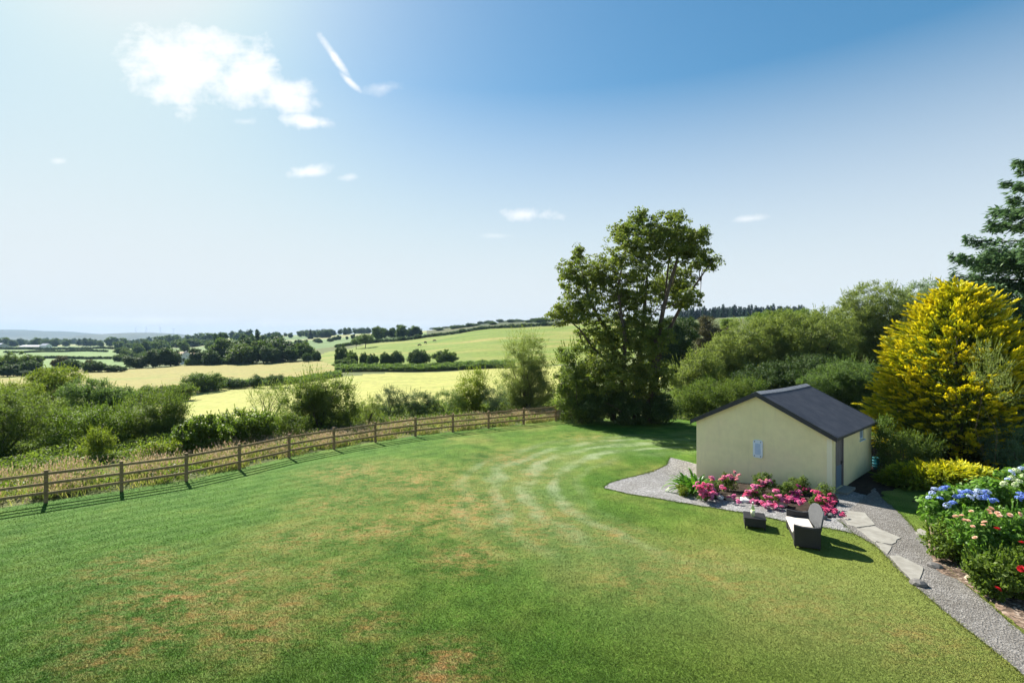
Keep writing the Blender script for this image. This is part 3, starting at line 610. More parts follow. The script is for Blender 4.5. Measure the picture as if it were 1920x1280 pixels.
def plant(name, label, cat, ells_px, Z, mat, cr=.5, density=500, leaf=.11, wd=.5, nlimb=7, r0=.05, sh=0, shl=.8, group=None, seed=0, skirt=True, up=.45, rnd=.7, part=('foliage', 'stem'), sdepth=.85, zmin=None, droop=0, inner=.25):
    rng = np.random.default_rng(seed + 100); ells = []
    for e in ells_px:
        px, py, rx, ry = e[:4]; zz = Z + (e[4] if len(e) > 4 else 0); c = at(px, py, zz); s = zz / F; g = h1(c[0], zz)
        ells.append((c, np.array([rx * s, max(.5, rx * s * sdepth), ry * s])))
        if skirt and c[2] - ry * s > g + .05:
            h = c[2] - g; ells.append((np.array([c[0], zz, g + h * .45]), np.array([rx * s * .8, max(.4, rx * s * sdepth * .8), h * .55])))
    cx = np.mean([e[0][0] for e in ells]); cy = np.mean([e[0][1] for e in ells]); g = h1(cx, cy) if zmin is None else zmin
    root = thing(name, label, cat, (cx, cy, g), 0, group)
    P, O, C = crown_points(rng, ells, cr, density, g, inner=inner)
    v, t = leaf_quads(rng, P, O, leaf, wd, up, rnd, droop)
    if sh:
        SP, SA = shoots(rng, ells, sh, shl, 12, g); v2, t2 = leaf_quads(rng, SP, SA, leaf, wd, .3, .8, 0, SA); v = np.concatenate([v, v2]); t = np.concatenate([t, t2])
    org = np.array([cx, cy, g]); link(part[0], np_mesh(part[0], v - org, 4, t), mat, root)
    mb = MB(); sel = C[rng.permutation(len(C))[:nlimb]]; limbs(mb, rng, (0, 0, 0), sel - org, r0); mb.build(part[1], M['bark'], root, True)
    return root

# ---- scrub and bushes beyond the fence
plant('bush', 'large rounded dark bush at the far left edge beyond the fence', 'bush', [(38, 795, 92, 72), (-40, 790, 70, 70)], 31, M['olive'], .48, 620, .10, .5, 10, .07, 40, .7, seed=1)
plant('bush', 'mid green bush just right of the large dark bush at left', 'bush', [(150, 803, 68, 42), (205, 795, 45, 38)], 31, M['laurel'], .4, 700, .09, .5, 8, .05, 40, .6, seed=2)
plant('bush', 'tall dense bush with shaded base between two green bushes left of the fence middle', 'bush', [(292, 782, 62, 48), (255, 800, 45, 40), (318, 770, 30, 40)], 33, M['olive'], .42, 650, .09, .5, 9, .06, 50, .7, seed=3)
plant('sapling', 'small yellow green sapling among the pink seed grass', 'sapling', [(180, 835, 34, 26), (183, 818, 18, 18)], 26.5, M['yellowgreen'], .28, 900, .08, .45, 6, .03, 20, .4, seed=4)
plant('bush', 'bright green broad leaved bush just behind the fourth fence post', 'bush', [(385, 813, 50, 32), (345, 825, 30, 20)], 27.5, M['laurel'], .3, 750, .13, .6, 8, .04, 20, .4, seed=5)
plant('bush', 'low bright green bush hugging the fence left of the broad leaved one', 'bush', [(300, 842, 36, 16)], 25.5, M['yellowgreen'], .25, 800, .1, .55, 5, .03, 10, .3, seed=6)
plant('bush', 'fresh green bush behind the fence with a dark hollow beneath', 'bush', [(455, 797, 52, 28), (490, 800, 30, 30)], 30, M['laurel'], .32, 700, .12, .55, 8, .05, 24, .5, seed=7)
plant('bush', 'dark low bush filling the fence corner below the loose olive bush', 'bush', [(530, 803, 48, 34)], 32, M['olive'], .36, 600, .10, .5, 8, .05, 24, .5, seed=8)
plant('bush', 'big loose olive green bush standing highest along the middle of the fence', 'bush', [(568, 762, 50, 48), (625, 757, 45, 54), (590, 735, 35, 36), (640, 785, 35, 30)], 35, M['olive'], .42, 560, .10, .5, 12, .07, 70, 1.0, seed=9)
plant('small_tree', 'thin see through young tree in front of the pale hay field', 'tree', [(503, 742, 26, 26), (530, 733, 18, 18), (478, 750, 14, 14)], 46, M['willow'], .4, 160, .10, .4, 12, .05, 25, .7, seed=10, skirt=False, part=('crown', 'trunk'))
plant('bush', 'pale green bush between the olive bush and the dark gorse', 'bush', [(690, 772, 28, 30)], 37, M['willow'], .34, 600, .09, .45, 7, .04, 24, .5, seed=11)
plant('gorse_bush', 'tallest dark gorse bush in the hedge behind the fence', 'bush', [(732, 755, 30, 30)], 41, M['gorse'], .38, 700, .10, .3, 7, .05, 40, .5, seed=12)
plant('gorse_bush', 'wide dark gorse bush in the middle of the hedge behind the fence', 'bush', [(775, 760, 36, 27), (800, 762, 25, 24)], 42, M['gorse'], .38, 700, .10, .3, 7, .05, 40, .5, seed=13)
plant('gorse_bush', 'greyer gorse bush at the right end of the dark hedge', 'bush', [(840, 758, 32, 27)], 42, M['fern'], .38, 600, .10, .35, 7, .05, 30, .5, seed=14)
plant('bush', 'yellow green loose bush rising above the hedge against the hay field', 'bush', [(882, 738, 28, 42), (900, 720, 22, 28), (872, 755, 26, 24)], 43, M['yellowgreen'], .42, 420, .11, .45, 9, .05, 40, .9, seed=15)
plant('bush', 'grey green bush at the foot of the tall willow by the fence', 'bush', [(928, 752, 26, 32)], 42, M['grey'], .36, 560, .09, .4, 7, .04, 24, .5, seed=16)
plant('willow', 'tall upright grey green willow left of the big garden tree', 'tree', [(985, 668, 40, 48), (965, 725, 38, 40), (1012, 715, 34, 48)], 44, M['willow'], .52, 520, .12, .3, 14, .1, 80, 1.2, seed=17, part=('crown', 'trunk'))
plant('elder_bush', 'rounded elder bush against the left side of the big garden tree', 'bush', [(1078, 700, 42, 62), (1098, 745, 36, 40)], 37.5, M['olive'], .5, 420, .15, .5, 10, .08, 40, .8, seed=18)
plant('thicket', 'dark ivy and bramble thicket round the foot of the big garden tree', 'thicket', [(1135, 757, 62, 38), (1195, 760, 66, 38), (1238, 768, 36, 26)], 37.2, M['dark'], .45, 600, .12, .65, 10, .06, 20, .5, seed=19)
# bushes down the valley
plant('bush', 'bright yellow green bush in the dip below the copper trees', 'bush', [(108, 706, 46, 18), (75, 712, 22, 14)], 64, M['yellowgreen'], .7, 260, .18, .5, 7, .08, 20, .8, seed=20)
plant('bush', 'blue green bush in the dip right of the yellow green one', 'bush', [(165, 733, 48, 22), (215, 742, 40, 16)], 52, M['fern'], .6, 330, .15, .5, 7, .08, 20, .7, seed=21)
plant('bush', 'yellowish treetop behind the large dark bush at the far left', 'bush', [(30, 735, 46, 20)], 44, M['yellowgreen'], .5, 400, .12, .5, 7, .08, 20, .7, seed=22)
plant('hedge', 'low hedge of mixed bushes along the left end of the near hay field', 'hedge', [(300, 733, 40, 9), (270, 745, 40, 11), (345, 727, 25, 8), (232, 750, 30, 10)], 104, M['olive'], .9, 130, .28, .5, 7, .1, 0, seed=23)
plant('bush', 'broad dome shaped bush at the far edge of the near hay field', 'bush', [(382, 713, 38, 14)], 120, M['far'], 1.0, 130, .28, .5, 6, .12, 0, seed=24)
plant('bush', 'small dark bush right of the dome shaped bush by the hay field', 'bush', [(444, 716, 20, 8), (480, 712, 14, 9), (515, 708, 16, 6)], 124, M['fardark'], .8, 130, .26, .5, 6, .1, 0, seed=25)
# bank on the right
plant('willow', 'low grey green willow at the left end of the willow bank', 'tree', [(1292, 705, 42, 36), (1318, 690, 34, 34)], 46, M['willow'], .5, 330, .17, .36, 10, .07, 40, .8, seed=30, part=('crown', 'trunk'))
plant('willow', 'broad pale willow in the middle of the bank behind the shed', 'tree', [(1400, 655, 72, 60), (1460, 640, 60, 60), (1360, 680, 50, 45)], 52, M['willow'], .5, 330, .17, .36, 14, .1, 40, .8, seed=31, part=('crown', 'trunk'))
plant('willow', 'second broad willow of the bank right above the shed ridge', 'tree', [(1545, 635, 62, 60), (1510, 665, 50, 45)], 50, M['willow'], .5, 330, .17, .36, 14, .1, 40, .8, seed=32, part=('crown', 'trunk'))
plant('willow', 'tallest willow of the bank beside the golden conifer', 'tree', [(1640, 590, 72, 66), (1600, 610, 50, 50), (1690, 600, 45, 60)], 53, M['willow'], .5, 330, .17, .36, 16, .12, 40, .8, seed=33, part=('crown', 'trunk'))
plant('willow', 'pale thin willow behind the golden conifer top', 'tree', [(1735, 560, 44, 40), (1765, 590, 40, 50)], 58, M['grey'], .5, 260, .17, .36, 12, .1, 20, .8, seed=34, part=('crown', 'trunk'))
plant('bush', 'sunny green bush on the skyline between plantation and willows', 'bush', [(1450, 600, 50, 18), (1500, 596, 40, 16)], 92, M['laurel'], .9, 200, .22, .4, 6, .1, 10, .8, seed=35)
plant('oak', 'dark broad tree behind the right side of the big garden tree', 'tree', [(1268, 625, 42, 42), (1240, 660, 40, 34)], 78, M['dark'], .9, 240, .22, .6, 10, .2, 0, seed=36, part=('crown', 'trunk'))
plant('tree', 'brownish tree below the conifer plantation', 'tree', [(1325, 622, 30, 26), (1350, 632, 24, 20)], 104, M['copper'], 1.0, 200, .25, .6, 10, .2, 0, seed=37, part=('crown', 'trunk'))
plant('bush', 'round light green bush below the conifer plantation', 'bush', [(1366, 607, 18, 10)], 118, M['laurel'], .8, 190, .25, .6, 6, .1, 0, seed=38)
plant('bramble', 'brown and green bramble bank left of the shed roof', 'bramble', [(1340, 735, 52, 26), (1290, 750, 36, 22), (1400, 728, 40, 20)], 40, M['rose_leaf'], .4, 480, .10, .5, 8, .04, 50, .5, seed=39)
plant('bracken', 'fresh green bracken bank right behind the shed ridge', 'bracken', [(1590, 705, 58, 32), (1545, 720, 44, 26), (1630, 730, 36, 26)], 39, M['fern'], .4, 600, .12, .4, 8, .03, 70, .6, seed=40)
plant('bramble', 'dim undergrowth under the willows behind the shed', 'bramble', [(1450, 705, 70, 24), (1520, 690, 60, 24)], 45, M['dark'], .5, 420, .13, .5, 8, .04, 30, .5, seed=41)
plant('shrub', 'small leaved pale shrub between the shed and the golden conifer', 'shrub', [(1690, 832, 42, 22), (1735, 838, 30, 16), (1658, 805, 14, 20)], 23.2, M['rose_leaf'], .26, 600, .075, .6, 9, .03, 50, .35, seed=42, inner=.4)
plant('shrub', 'silvery loose shrub climbing in front of the golden conifer at right', 'shrub', [(1850, 668, 18, 24), (1874, 700, 20, 24), (1838, 705, 12, 14), (1888, 738, 18, 22)], 22.0, M['willow'], .24, 240, .075, .5, 2, .009, 26, .45, seed=43, skirt=False)
plant('conifer_shrub', 'dark green conifer shrub in shade below the silvery shrub', 'shrub', [(1895, 830, 44, 50), (1960, 800, 60, 80)], 22.8, M['spruce'], .34, 700, .12, .25, 8, .05, 40, .5, seed=44)

# ---- the big garden tree: several stems, open crown
def garden_tree():
    rng = np.random.default_rng(5); Z = 37.5
    E = [(1195, 470, 62, 62), (1250, 440, 52, 48), (1290, 470, 42, 42), (1325, 490, 28, 20), (1120, 520, 48, 46), (1075, 515, 34, 34), (1085, 575, 46, 36), (1050, 590, 24, 22),
         (1180, 560, 66, 58), (1265, 540, 48, 44), (1140, 630, 66, 46), (1215, 630, 50, 46), (1290, 560, 30, 20), (1270, 405, 14, 16), (1165, 435, 24, 24), (1312, 440, 20, 18), (1085, 475, 14, 20), (1140, 700, 70, 46), (1210, 705, 54, 44), (1200, 410, 20, 18)]
    g = ground_at(1188, Z); root = thing('sycamore_tree', 'big open many stemmed tree in the middle behind the lawn', 'tree', tuple(g))
    ells = []
    for px, py, rx, ry in E:
        zz = Z + rng.normal() * 1.1; c = at(px, py, zz); s = zz / F; ells.append((c, np.array([rx * s, min(rx * s * .95, 2.2), ry * s])))
    P, O, C = crown_points(rng, ells, .34, 255, g[2] + .8, flat=.6, inner=.3, edge=.5)
    v, t = leaf_quads(rng, P, O, .145, .8, .5, .75); link('crown', np_mesh('crown', v - g, 4, t), M['sycamore'], root)
    mb = MB(); stems = [((1150, 790), (1150, 640), (1105, 560), (1085, 490)), ((1165, 795), (1172, 640), (1160, 540), (1180, 440)), ((1190, 795), (1200, 650), (1210, 540), (1225, 430)),
                        ((1215, 795), (1232, 640), (1262, 520), (1285, 430)), ((1220, 795), (1240, 650), (1285, 560), (1335, 488)), ((1180, 795), (1140, 680), (1085, 620), (1045, 590)), ((1212, 795), (1225, 700), (1242, 560), (1268, 405))]
    for k, st in enumerate(stems):
        dz = rng.normal(size=1)[0] * .5; pts = [at(p[0], p[1], Z + dz * (i > 0) + rng.normal() * .25 * i) - g for i, p in enumerate(st)]
        q = []
        for i in range(len(pts) - 1):
            for s_ in (0, .5): q.append(pts[i] * (1 - s_) + pts[i + 1] * s_ + rng.normal(size=3) * .07)
        q.append(pts[-1]); r0 = (.24, .2, .26, .27, .24, .16, .2)[k]; mb.tube(q, [r0 * (1 - .88 * i / (len(q) - 1)) for i in range(len(q))], 8)
        for j in range(14):
            i = rng.integers(2, len(q) - 1); near = C[np.argsort(np.linalg.norm(C - g - q[i], axis=1))[rng.integers(3, 40)]] - g
            limbs(mb, rng, q[i], [near], r0 * (.38 - .26 * i / len(q)), 5, .1)
    mb.build('trunk', M['bark'], root, True)
garden_tree()

# ---- golden conifer
def golden():
    rng = np.random.default_rng(8); Z = 26.0; g = ground_at(1795, Z); Ht = fz(Z, 536) - g[2]
    root = thing('golden_cypress', 'big golden yellow conifer right of the shed', 'tree', tuple(g))
    prof = np.array([(0, .02), (.05, .50), (.13, 1.35), (.25, 2.2), (.4, 2.85), (.6, 3.35), (.78, 3.6), (.9, 3.4), (1, 2.7)])
    n = 1750; t = rng.uniform(0, 1, n) ** .74; az = rng.uniform(0, 2 * math.pi, n); R = np.interp(t, prof[:, 0], prof[:, 1]); bump = 1 + .10 * np.sin(az * 5 + t * 9) + .08 * np.sin(az * 3 - t * 17)
    rr = R * bump * np.where(rng.uniform(size=n) < .25, rng.uniform(.5, .75, n), rng.uniform(.74, .92, n)); o = np.stack([np.cos(az), np.sin(az), np.zeros(n)], -1)
    base = np.stack([np.cos(az) * rr, np.sin(az) * rr, Ht * .985 * (1 - t)], -1)
    d0 = norm(o + np.array([0, 0, 1.0]) * (.75 * (1 - t)[:, None] + .18) + rng.normal(size=(n, 3)) * np.array([.3, .3, .14])); Lt = rng.uniform(.55, 1.15, (n, 1)); V, T = [], []
    sd = norm(np.cross(d0, np.array([0, 0, 1.0])))
    for k in range(34):
        f = rng.uniform(0, 1, (n, 1)) ** .8; side = rng.normal(size=(n, 1)) * .20 * (1.1 - f) * Lt; vert = rng.normal(size=(n, 1)) * .07 * (1.1 - f)
        p = base + d0 * Lt * f + sd * side + np.array([0, 0, 1.0]) * (vert - .10 * f * f * Lt)
        d = norm(d0 + sd * side * 1.6 + rng.normal(size=(n, 3)) * .22); L = rng.uniform(.16, .34, (n, 1)); b = norm(np.cross(np.array([0, 0, 1.0]) + rng.normal(size=(n, 3)) * .4, d)); w = L * .2
        V.append(np.stack([p - d * L * .4, p + b * w, p + d * L * .6, p - b * w], 1)); tn = rng.uniform(-.12, .12, (n, 1)) + f * .55
        T.append(np.concatenate([tn - .05, tn + .15, tn + .42, tn + .15], 1))
    v = np.concatenate(V).reshape(-1, 3); tt = np.concatenate(T).ravel(); k = v[:, 2].reshape(-1, 4).min(1) > .05; v = v.reshape(-1, 4, 3)[k].reshape(-1, 3); tt = tt.reshape(-1, 4)[k].ravel()
    link('crown', np_mesh('crown', v, 4, np.clip(tt, 0, 1)), M['gold'], root)
    # inner green sprays
    n = 9000; t = rng.uniform(0, 1, n) ** .7; az = rng.uniform(0, 6.283, n); R = np.interp(t, prof[:, 0], prof[:, 1]) * rng.uniform(.3, .82, n)
    P = np.stack([np.cos(az) * R, np.sin(az) * R, Ht * (1 - t) * .97 + .1], -1); O = np.stack([np.cos(az), np.sin(az), np.zeros(n)], -1)
    v, tn = leaf_quads(rng, P, O, .42, .3, .4, .6, 0, O + np.array([0, 0, .4])); link('inner_foliage', np_mesh('inner_foliage', v, 4, tn), M['olive'], root)
    mb = MB(); mb.tube([(0, 0, -.1), (.05, 0, Ht * .5), (0, 0, Ht * .97)], [.28, .16, .02], 8); mb.build('trunk', M['bark'], root, True)
golden()
def juniper():
    rng = np.random.default_rng(9); c = at(1772, 880, 21.3); g = np.array([c[0], 21.3, h1(c[0], 21.3)]); root = thing('golden_juniper', 'low spreading juniper with golden tips at the foot of the golden conifer', 'shrub', tuple(g))
    n = 520; u = unit(rng, n); u[:, 2] = np.abs(u[:, 2]); base = u * np.array([2.8, 1.4, .74]) * rng.uniform(.75, 1, (n, 1)); V, T = [], []
    gold = np.clip((u[:, 2] - .35) * 1.7, 0, 1)[:, None]
    for k in range(14):
        d = norm(u * np.array([1, 1, .4]) + rng.normal(size=(n, 3)) * .4); L = rng.uniform(.2, .45, (n, 1)); w = L * .13; b = norm(np.cross(np.array([0, 0, 1.0]) + rng.normal(size=(n, 3)) * .3, d)); p = base + rng.normal(size=(n, 3)) * .09
        V.append(np.stack([p - d * L * .3, p + d * L * .3 + b * w, p + d * L * .7, p + d * L * .3 - b * w], 1)); tn = rng.uniform(0, .2, (n, 1)); T.append(np.concatenate([tn * 0, .3 * gold + .1 * tn, .75 * gold + tn, .3 * gold + .1 * tn], 1))
    v = np.concatenate(V).reshape(-1, 4, 3); tt = np.concatenate(T); k = v[:, :, 2].min(1) > .02; link('foliage', np_mesh('foliage', v[k].reshape(-1, 3), 4, tt[k].ravel()), M['gold'], root)
    mb = MB(); limbs(mb, rng, (0, 0, 0), [x * .8 for x in base[:10]], .05); mb.build('stem', M['bark'], root, True)
juniper()

# ---- tall spruce at the right edge
def needle_tree(rng, Ht, R, nb, per, L, prof_pow=.8, base_frac=.05, droop=.25, upturn=.3, sub=2):
    """returns spray quads and branch lines"""
    V, T, br = [], [], []
    for i in range(nb):
        t = base_frac + (1 - base_frac) * (i + rng.uniform()) / nb; r = R * (1 - t) ** prof_pow * rng.uniform(.72, 1.08) + .12; az = i * 2.399 + rng.normal() * .5; z_ = rng.normal() * .06; o = np.array([math.cos(az), math.sin(az), 0]); s = np.array([-o[1], o[0], 0])
        z0 = Ht * t; droop_ = droop; droop = droop + z_; f = np.linspace(0.0, 1, 6); pts = np.stack([o * r * x + np.array([0, 0, z0 + r * (-droop * x + upturn * x * x)]) for x in f]); br.append((pts, .02 + r * .012))
        m = max(6, int(per * r / R)); x = rng.uniform(.12, 1, m) ** .8; side = rng.choice([-1, 1], m); w = rng.uniform(0, 1, m) * r * .34 * (1.05 - x) + .03
        P = o * (r * x)[:, None] + s * (side * w)[:, None]; P[:, 2] = z0 + r * (-droop * x + upturn * x * x) - w * .34 + rng.normal(size=m) * .03 * r
        for k in range(sub):
            d = norm(o * .8 + s * (side * .75)[:, None] + np.array([0, 0, -.22]) + rng.normal(size=(m, 3)) * .36); ll = L * rng.uniform(.6, 1.3, (m, 1)); b = norm(np.cross(np.array([0, 0, 1.0]) + rng.normal(size=(m, 3)) * .45, d)); q = P + rng.normal(size=(m, 3)) * .05
            V.append(np.stack([q - d * ll * .3, q + d * ll * .2 + b * ll * .15, q + d * ll * .7, q + d * ll * .2 - b * ll * .15], 1).reshape(-1, 3)); T.append(np.repeat(rng.uniform(0, 1, m), 4))
        droop = droop_
    return np.concatenate(V), np.concatenate(T), br
def spruce():
    rng = np.random.default_rng(12); Z = 29.0; g = ground_at(2052, Z); Ht = 20.3
    root = thing('spruce_tree', 'tall blue green spruce reaching in at the right edge above the golden conifer', 'tree', tuple(g))
    v, t, br = needle_tree(rng, Ht, 10.0, 240, 520, .36, .66, .03, .22, .26, 3); link('crown', np_mesh('crown', v, 4, t), M['spruce'], root)
    mb = MB(); mb.tube([(0, 0, -.2), (0, 0, Ht * .5), (0, 0, Ht)], [.42, .24, .03], 10)
    for p, r in br: mb.tube([tuple(x) for x in p], [r * (1 - .85 * k / 5) for k in range(6)], 4, False)
    mb.build('trunk', M['bark'], root, True)
spruce()

# ---- far trees: prototypes copied one by one
def proto_tree(seed, Ht, R, mat, cr, dens, leaf, shape='round', trunk_h=.2):
    rng = np.random.default_rng(seed); ells = []
    if shape == 'round': ells = [((0, 0, Ht * .56), (R * .9, R * .9, Ht * .44)), ((R * .35, 0, Ht * .34), (R * .72, R * .75, Ht * .36)), ((-R * .4, R * .1, Ht * .36), (R * .66, R * .7, Ht * .37)), ((R * .1, -R * .4, Ht * .3), (R * .6, R * .5, Ht * .32))]
    elif shape == 'bush': ells = [((0, 0, Ht * .5), (R, R, Ht * .52)), ((R * .45, 0, Ht * .36), (R * .7, R * .7, Ht * .4)), ((-R * .5, 0, Ht * .33), (R * .65, R * .7, Ht * .36))]
    elif shape == 'open': ells = [((0, 0, Ht * .68), (R, R, Ht * .32)), ((R * .4, 0, Ht * .55), (R * .6, R * .6, Ht * .2)), ((-R * .45, 0, Ht * .52), (R * .55, R * .6, Ht * .2))]
    elif shape == 'pine': ells = [((0, 0, Ht * .9), (R * .6, R * .6, Ht * .09)), ((R * .55, 0, Ht * .8), (R * .45, R * .5, Ht * .07)), ((-R * .55, 0, Ht * .76), (R * .45, R * .5, Ht * .07))]
    if shape in ('round', 'bush'):
        for k in range(5):
            a = rng.uniform(0, 6.28); q = rng.uniform(.25, .5); ells.append(((R * .75 * math.cos(a), R * .75 * math.sin(a), Ht * rng.uniform(.3, .85) * (1 if shape == 'round' else .75)), (R * q, R * q, Ht * rng.uniform(.12, .22))))
    P, O, C = crown_points(rng, ells, cr, dens, .1, inner=.4); v, t = leaf_quads(rng, P, O, leaf, .6)
    me = np_mesh('crown', v, 4, t); me.materials.append(mat)
    mb = MB(); mb.tube([(0, 0, -.5), (.05 * R, 0, Ht * .4), (0, 0, Ht * .8)], [Ht * .028, Ht * .02, Ht * .006], 6); limbs(mb, rng, (0, 0, Ht * .3), C[rng.permutation(len(C))[:8]], Ht * .012)
    mt = mb.mesh('trunk', True); mt.materials.append(M['bark']); return me, mt
def proto_conifer(seed, Ht, R, mat, per=60, nb=64):
    rng = np.random.default_rng(seed); v, t, br = needle_tree(rng, Ht, R, nb, per, R * .5, .85, .04, .3, .1, 1); me = np_mesh('crown', v, 4, t); me.materials.append(mat)
    mb = MB(); mb.tube([(0, 0, -.5), (0, 0, Ht * .97)], [Ht * .018, Ht * .003], 6); mt = mb.mesh('trunk', True); mt.materials.append(M['bark']); return me, mt
PR = {'round': [proto_tree(50 + k, 10, 4.6, M['far'], 1.0, 26, .55) for k in range(3)], 'dark': [proto_tree(60 + k, 10, 4.4, M['fardark'], 1.0, 26, .55) for k in range(3)],
      'bush': [proto_tree(70 + k, 10, 9.0, M['fardark'], 1.3, 22, .75, 'bush') for k in range(2)], 'gbush': [proto_tree(75 + k, 10, 9.0, M['far'], 1.3, 22, .75, 'bush') for k in range(2)],
      'copper': [proto_tree(80, 10, 8.0, M['copper'], 1.3, 22, .7, 'bush')], 'open': [proto_tree(82, 10, 5.5, M['far'], .9, 20, .5, 'open')], 'pine': [proto_tree(84, 10, 4.5, M['fardark'], .7, 40, .4, 'pine')],
      'conifer': [proto_conifer(86 + k, 10, 2.3, M['conifer_far']) for k in range(3)], 'bigcon': [proto_conifer(90, 10, 3.3, M['fardark'], 70, 60)]}
PRH = {k: 10.0 for k in PR}
_frng = np.random.default_rng(21)
def far_tree(kind, px, ytop, ybase, Z, name, label, cat, group=None, wpx=None, hm=None):
    """stands on the ground at depth Z; height from the picture rows, or hm metres"""
    me, mt = PR[kind][_frng.integers(len(PR[kind]))]; g = ground_at(px, Z); top = fz(Z, ytop) if hm is None else g[2] + hm; hgt = max(top - g[2], 1.2)
    root = thing(name, label, cat, tuple(g), _frng.uniform(0, 6.28), group); s = hgt / 10; base_r = {'round': 4.9, 'dark': 4.7, 'bush': 9.6, 'gbush': 9.6, 'copper': 8.6, 'open': 5.6, 'pine': 4.5, 'conifer': 2.3, 'bigcon': 3.3}[kind]
    sx = s if wpx is None else wpx * Z / F / base_r
    root.scale = (sx, sx, s); c = link('crown', me, None, root); t = link('trunk', mt, None, root); return root

for k, (kind, px, wp, yt, Z, lab) in enumerate([
    ('dark', 374, 19, 652, 236, 'dark tree at the left end of the wood beyond the second hay field'), ('round', 413, 25, 633, 250, 'tall domed tree in the left half of the wood below the pines'),
    ('dark', 446, 24, 636, 246, 'dark leaning tree in the middle of the wood beyond the hay field'), ('round', 457, 26, 643, 236, 'light green domed tree at the front of the wood'),
    ('round', 494, 20, 636, 240, 'tall green tree right of the light domed one in the wood'), ('dark', 527, 30, 634, 244, 'broadest darkest tree at the right of the wood'), ('round', 573, 20, 640, 246, 'loose green tree closing the right end of the wood'),
    ('dark', 396, 16, 655, 232, 'low dark tree in front of the domed tree in the wood'), ('dark', 510, 18, 650, 234, 'shaded tree in the dark front of the wood'), ('dark', 548, 15, 650, 238, 'small shaded tree at the wood edge'),
    ('dark', 255, 18, 668, 232, 'smallest dark tree at the left of the dark clump by the second hay field'), ('dark', 287, 20, 654, 236, 'tall dark tree on the left of the dark clump by the hay field'), ('dark', 320, 21, 653, 238, 'tall dark tree on the right of the dark clump by the hay field'),
    ('bush', 575, 9, 661, 232, 'small round bush below the loose tree at the wood end'), ('bush', 593, 9, 658, 236, 'second small round bush at the wood end'),
    ('copper', 118, 17, 667, 215, 'copper tinged round tree behind the yellow green bush'), ('bush', 132, 18, 673, 205, 'dark round tree in front of the copper one'), ('copper', 166, 12, 674, 212, 'copper bush beside the dark rounded trees'), ('bush', 178, 19, 676, 203, 'dark domed tree right of the copper pair'), ('bush', 212, 15, 684, 205, 'low dark bush between domed tree and dark clump'), ('bush', 228, 9, 687, 208, 'lowest dark bush left of the dark clump'),
    ('gbush', 28, 38, 661, 200, 'large blue green tree clump at the left edge beyond the dip'), ('bush', 52, 22, 676, 192, 'rounded tree at the right of the left edge clump'), ('dark', 14, 17, 682, 178, 'darker tree in front of the left edge clump'), ('bush', 47, 14, 694, 180, 'low bush at the foot of the left edge clump'), ('dark', -30, 24, 668, 190, 'tree clump half cut by the left edge'),
    ('bush', 640, 13, 648, 196, 'tallest dark bush at the left end of the row below the hill pasture'), ('bush', 657, 14, 657, 194, 'dark round bush right of the tallest one in the pasture row'), ('gbush', 660, 12, 661, 186, 'paler round bush in front at the left of the pasture row'),
    ('gbush', 650, 22, 671, 176, 'low spreading bush at the end of the bracken strip'), ('bush', 682, 9, 661, 188, 'small upright bush in the pasture row'), ('bush', 698, 12, 663, 184, 'round dark bush at the bracken edge in the pasture row'), ('bush', 722, 11, 660, 188, 'fifth dark bush of the pasture row'), ('bush', 744, 13, 658, 190, 'dark bush in the middle of the pasture row'), ('bush', 785, 21, 655, 190, 'biggest rounded dark bush of the pasture row'), ('gbush', 835, 24, 656, 190, 'wide low bush at the right end of the pasture row'),
    ('open', 685, 17, 625, 330, 'lone tree with bare trunk at the corner of the hill pasture'), ('open', 668, 10, 632, 334, 'thin half bare tree beside the lone pasture tree'),
    ('pine', 404, 7, 624, 380, 'left umbrella topped pine above the wood'), ('pine', 413, 7, 622, 384, 'middle umbrella topped pine above the wood'), ('pine', 422, 7, 623, 388, 'right umbrella topped pine above the wood'),
    ('bigcon', 482, 9, 617, 430, 'tall pointed conifer on the skyline above the wood'), ('dark', 460, 12, 627, 430, 'dark tree left of the pointed conifer'), ('dark', 496, 12, 628, 430, 'dark tree right of the pointed conifer'), ('dark', 472, 10, 626, 440, 'dark tree close beside the pointed conifer'), ('bush', 518, 15, 624, 520, 'dark clump on the skyline right of the pointed conifer'), ('bigcon', 582, 6, 617, 800, 'pointed tree on the far skyline above the field end'), ('bush', 608, 13, 617, 820, 'dark flat topped clump on the far skyline')]):
    far_tree(kind, px, yt, 0, Z, {'bush': 'bush', 'gbush': 'bush', 'pine': 'pine_tree', 'bigcon': 'conifer_tree', 'copper': 'copper_tree'}.get(kind, 'tree'), lab, 'bush' if 'bush' in lab else 'tree', wpx=wp)
# lines of trees and bushes that nothing tells apart
rng = np.random.default_rng(30)
def scatter(kinds, line, n, Zr, hm, label, group, name='tree', cat='tree', jit=6, pj=3):
    for k in range(n):
        t = (k + rng.uniform(-.35, .35)) / max(1, n - 1); px = np.interp(t, [0, 1], line) + rng.normal() * pj; Z = rng.uniform(*Zr)
        far_tree(kinds[rng.integers(len(kinds))], px, 0, 0, Z, name, label, cat, group, hm=hm * rng.uniform(.7, 1.25))
scatter(['dark', 'round'], (-60, 460), 42, (880, 1080), 15, 'tree in the long blue green tree line below the far hills', 'trees of the far tree line')
scatter(['dark', 'round'], (-60, 480), 30, (1350, 1700), 16, 'hazy tree in the farthest tree line under the hills', 'hazy trees of the farthest line')
scatter(['round', 'dark', 'gbush'], (228, 400), 20, (470, 760), 10, 'tree on the wooded slope behind the dark clump', 'trees on the wooded valley slope')
scatter(['gbush', 'round'], (225, 330), 14, (340, 460), 5.5, 'scrub bush on the valley slope beside the green fields', 'scrub on the valley slope', 'bush', 'bush')
scatter(['dark', 'bush', 'round'], (500, 720), 22, (820, 1100), 11, 'tree in the hedges of the far hillside fields', 'hedgerow trees on the far hillside')
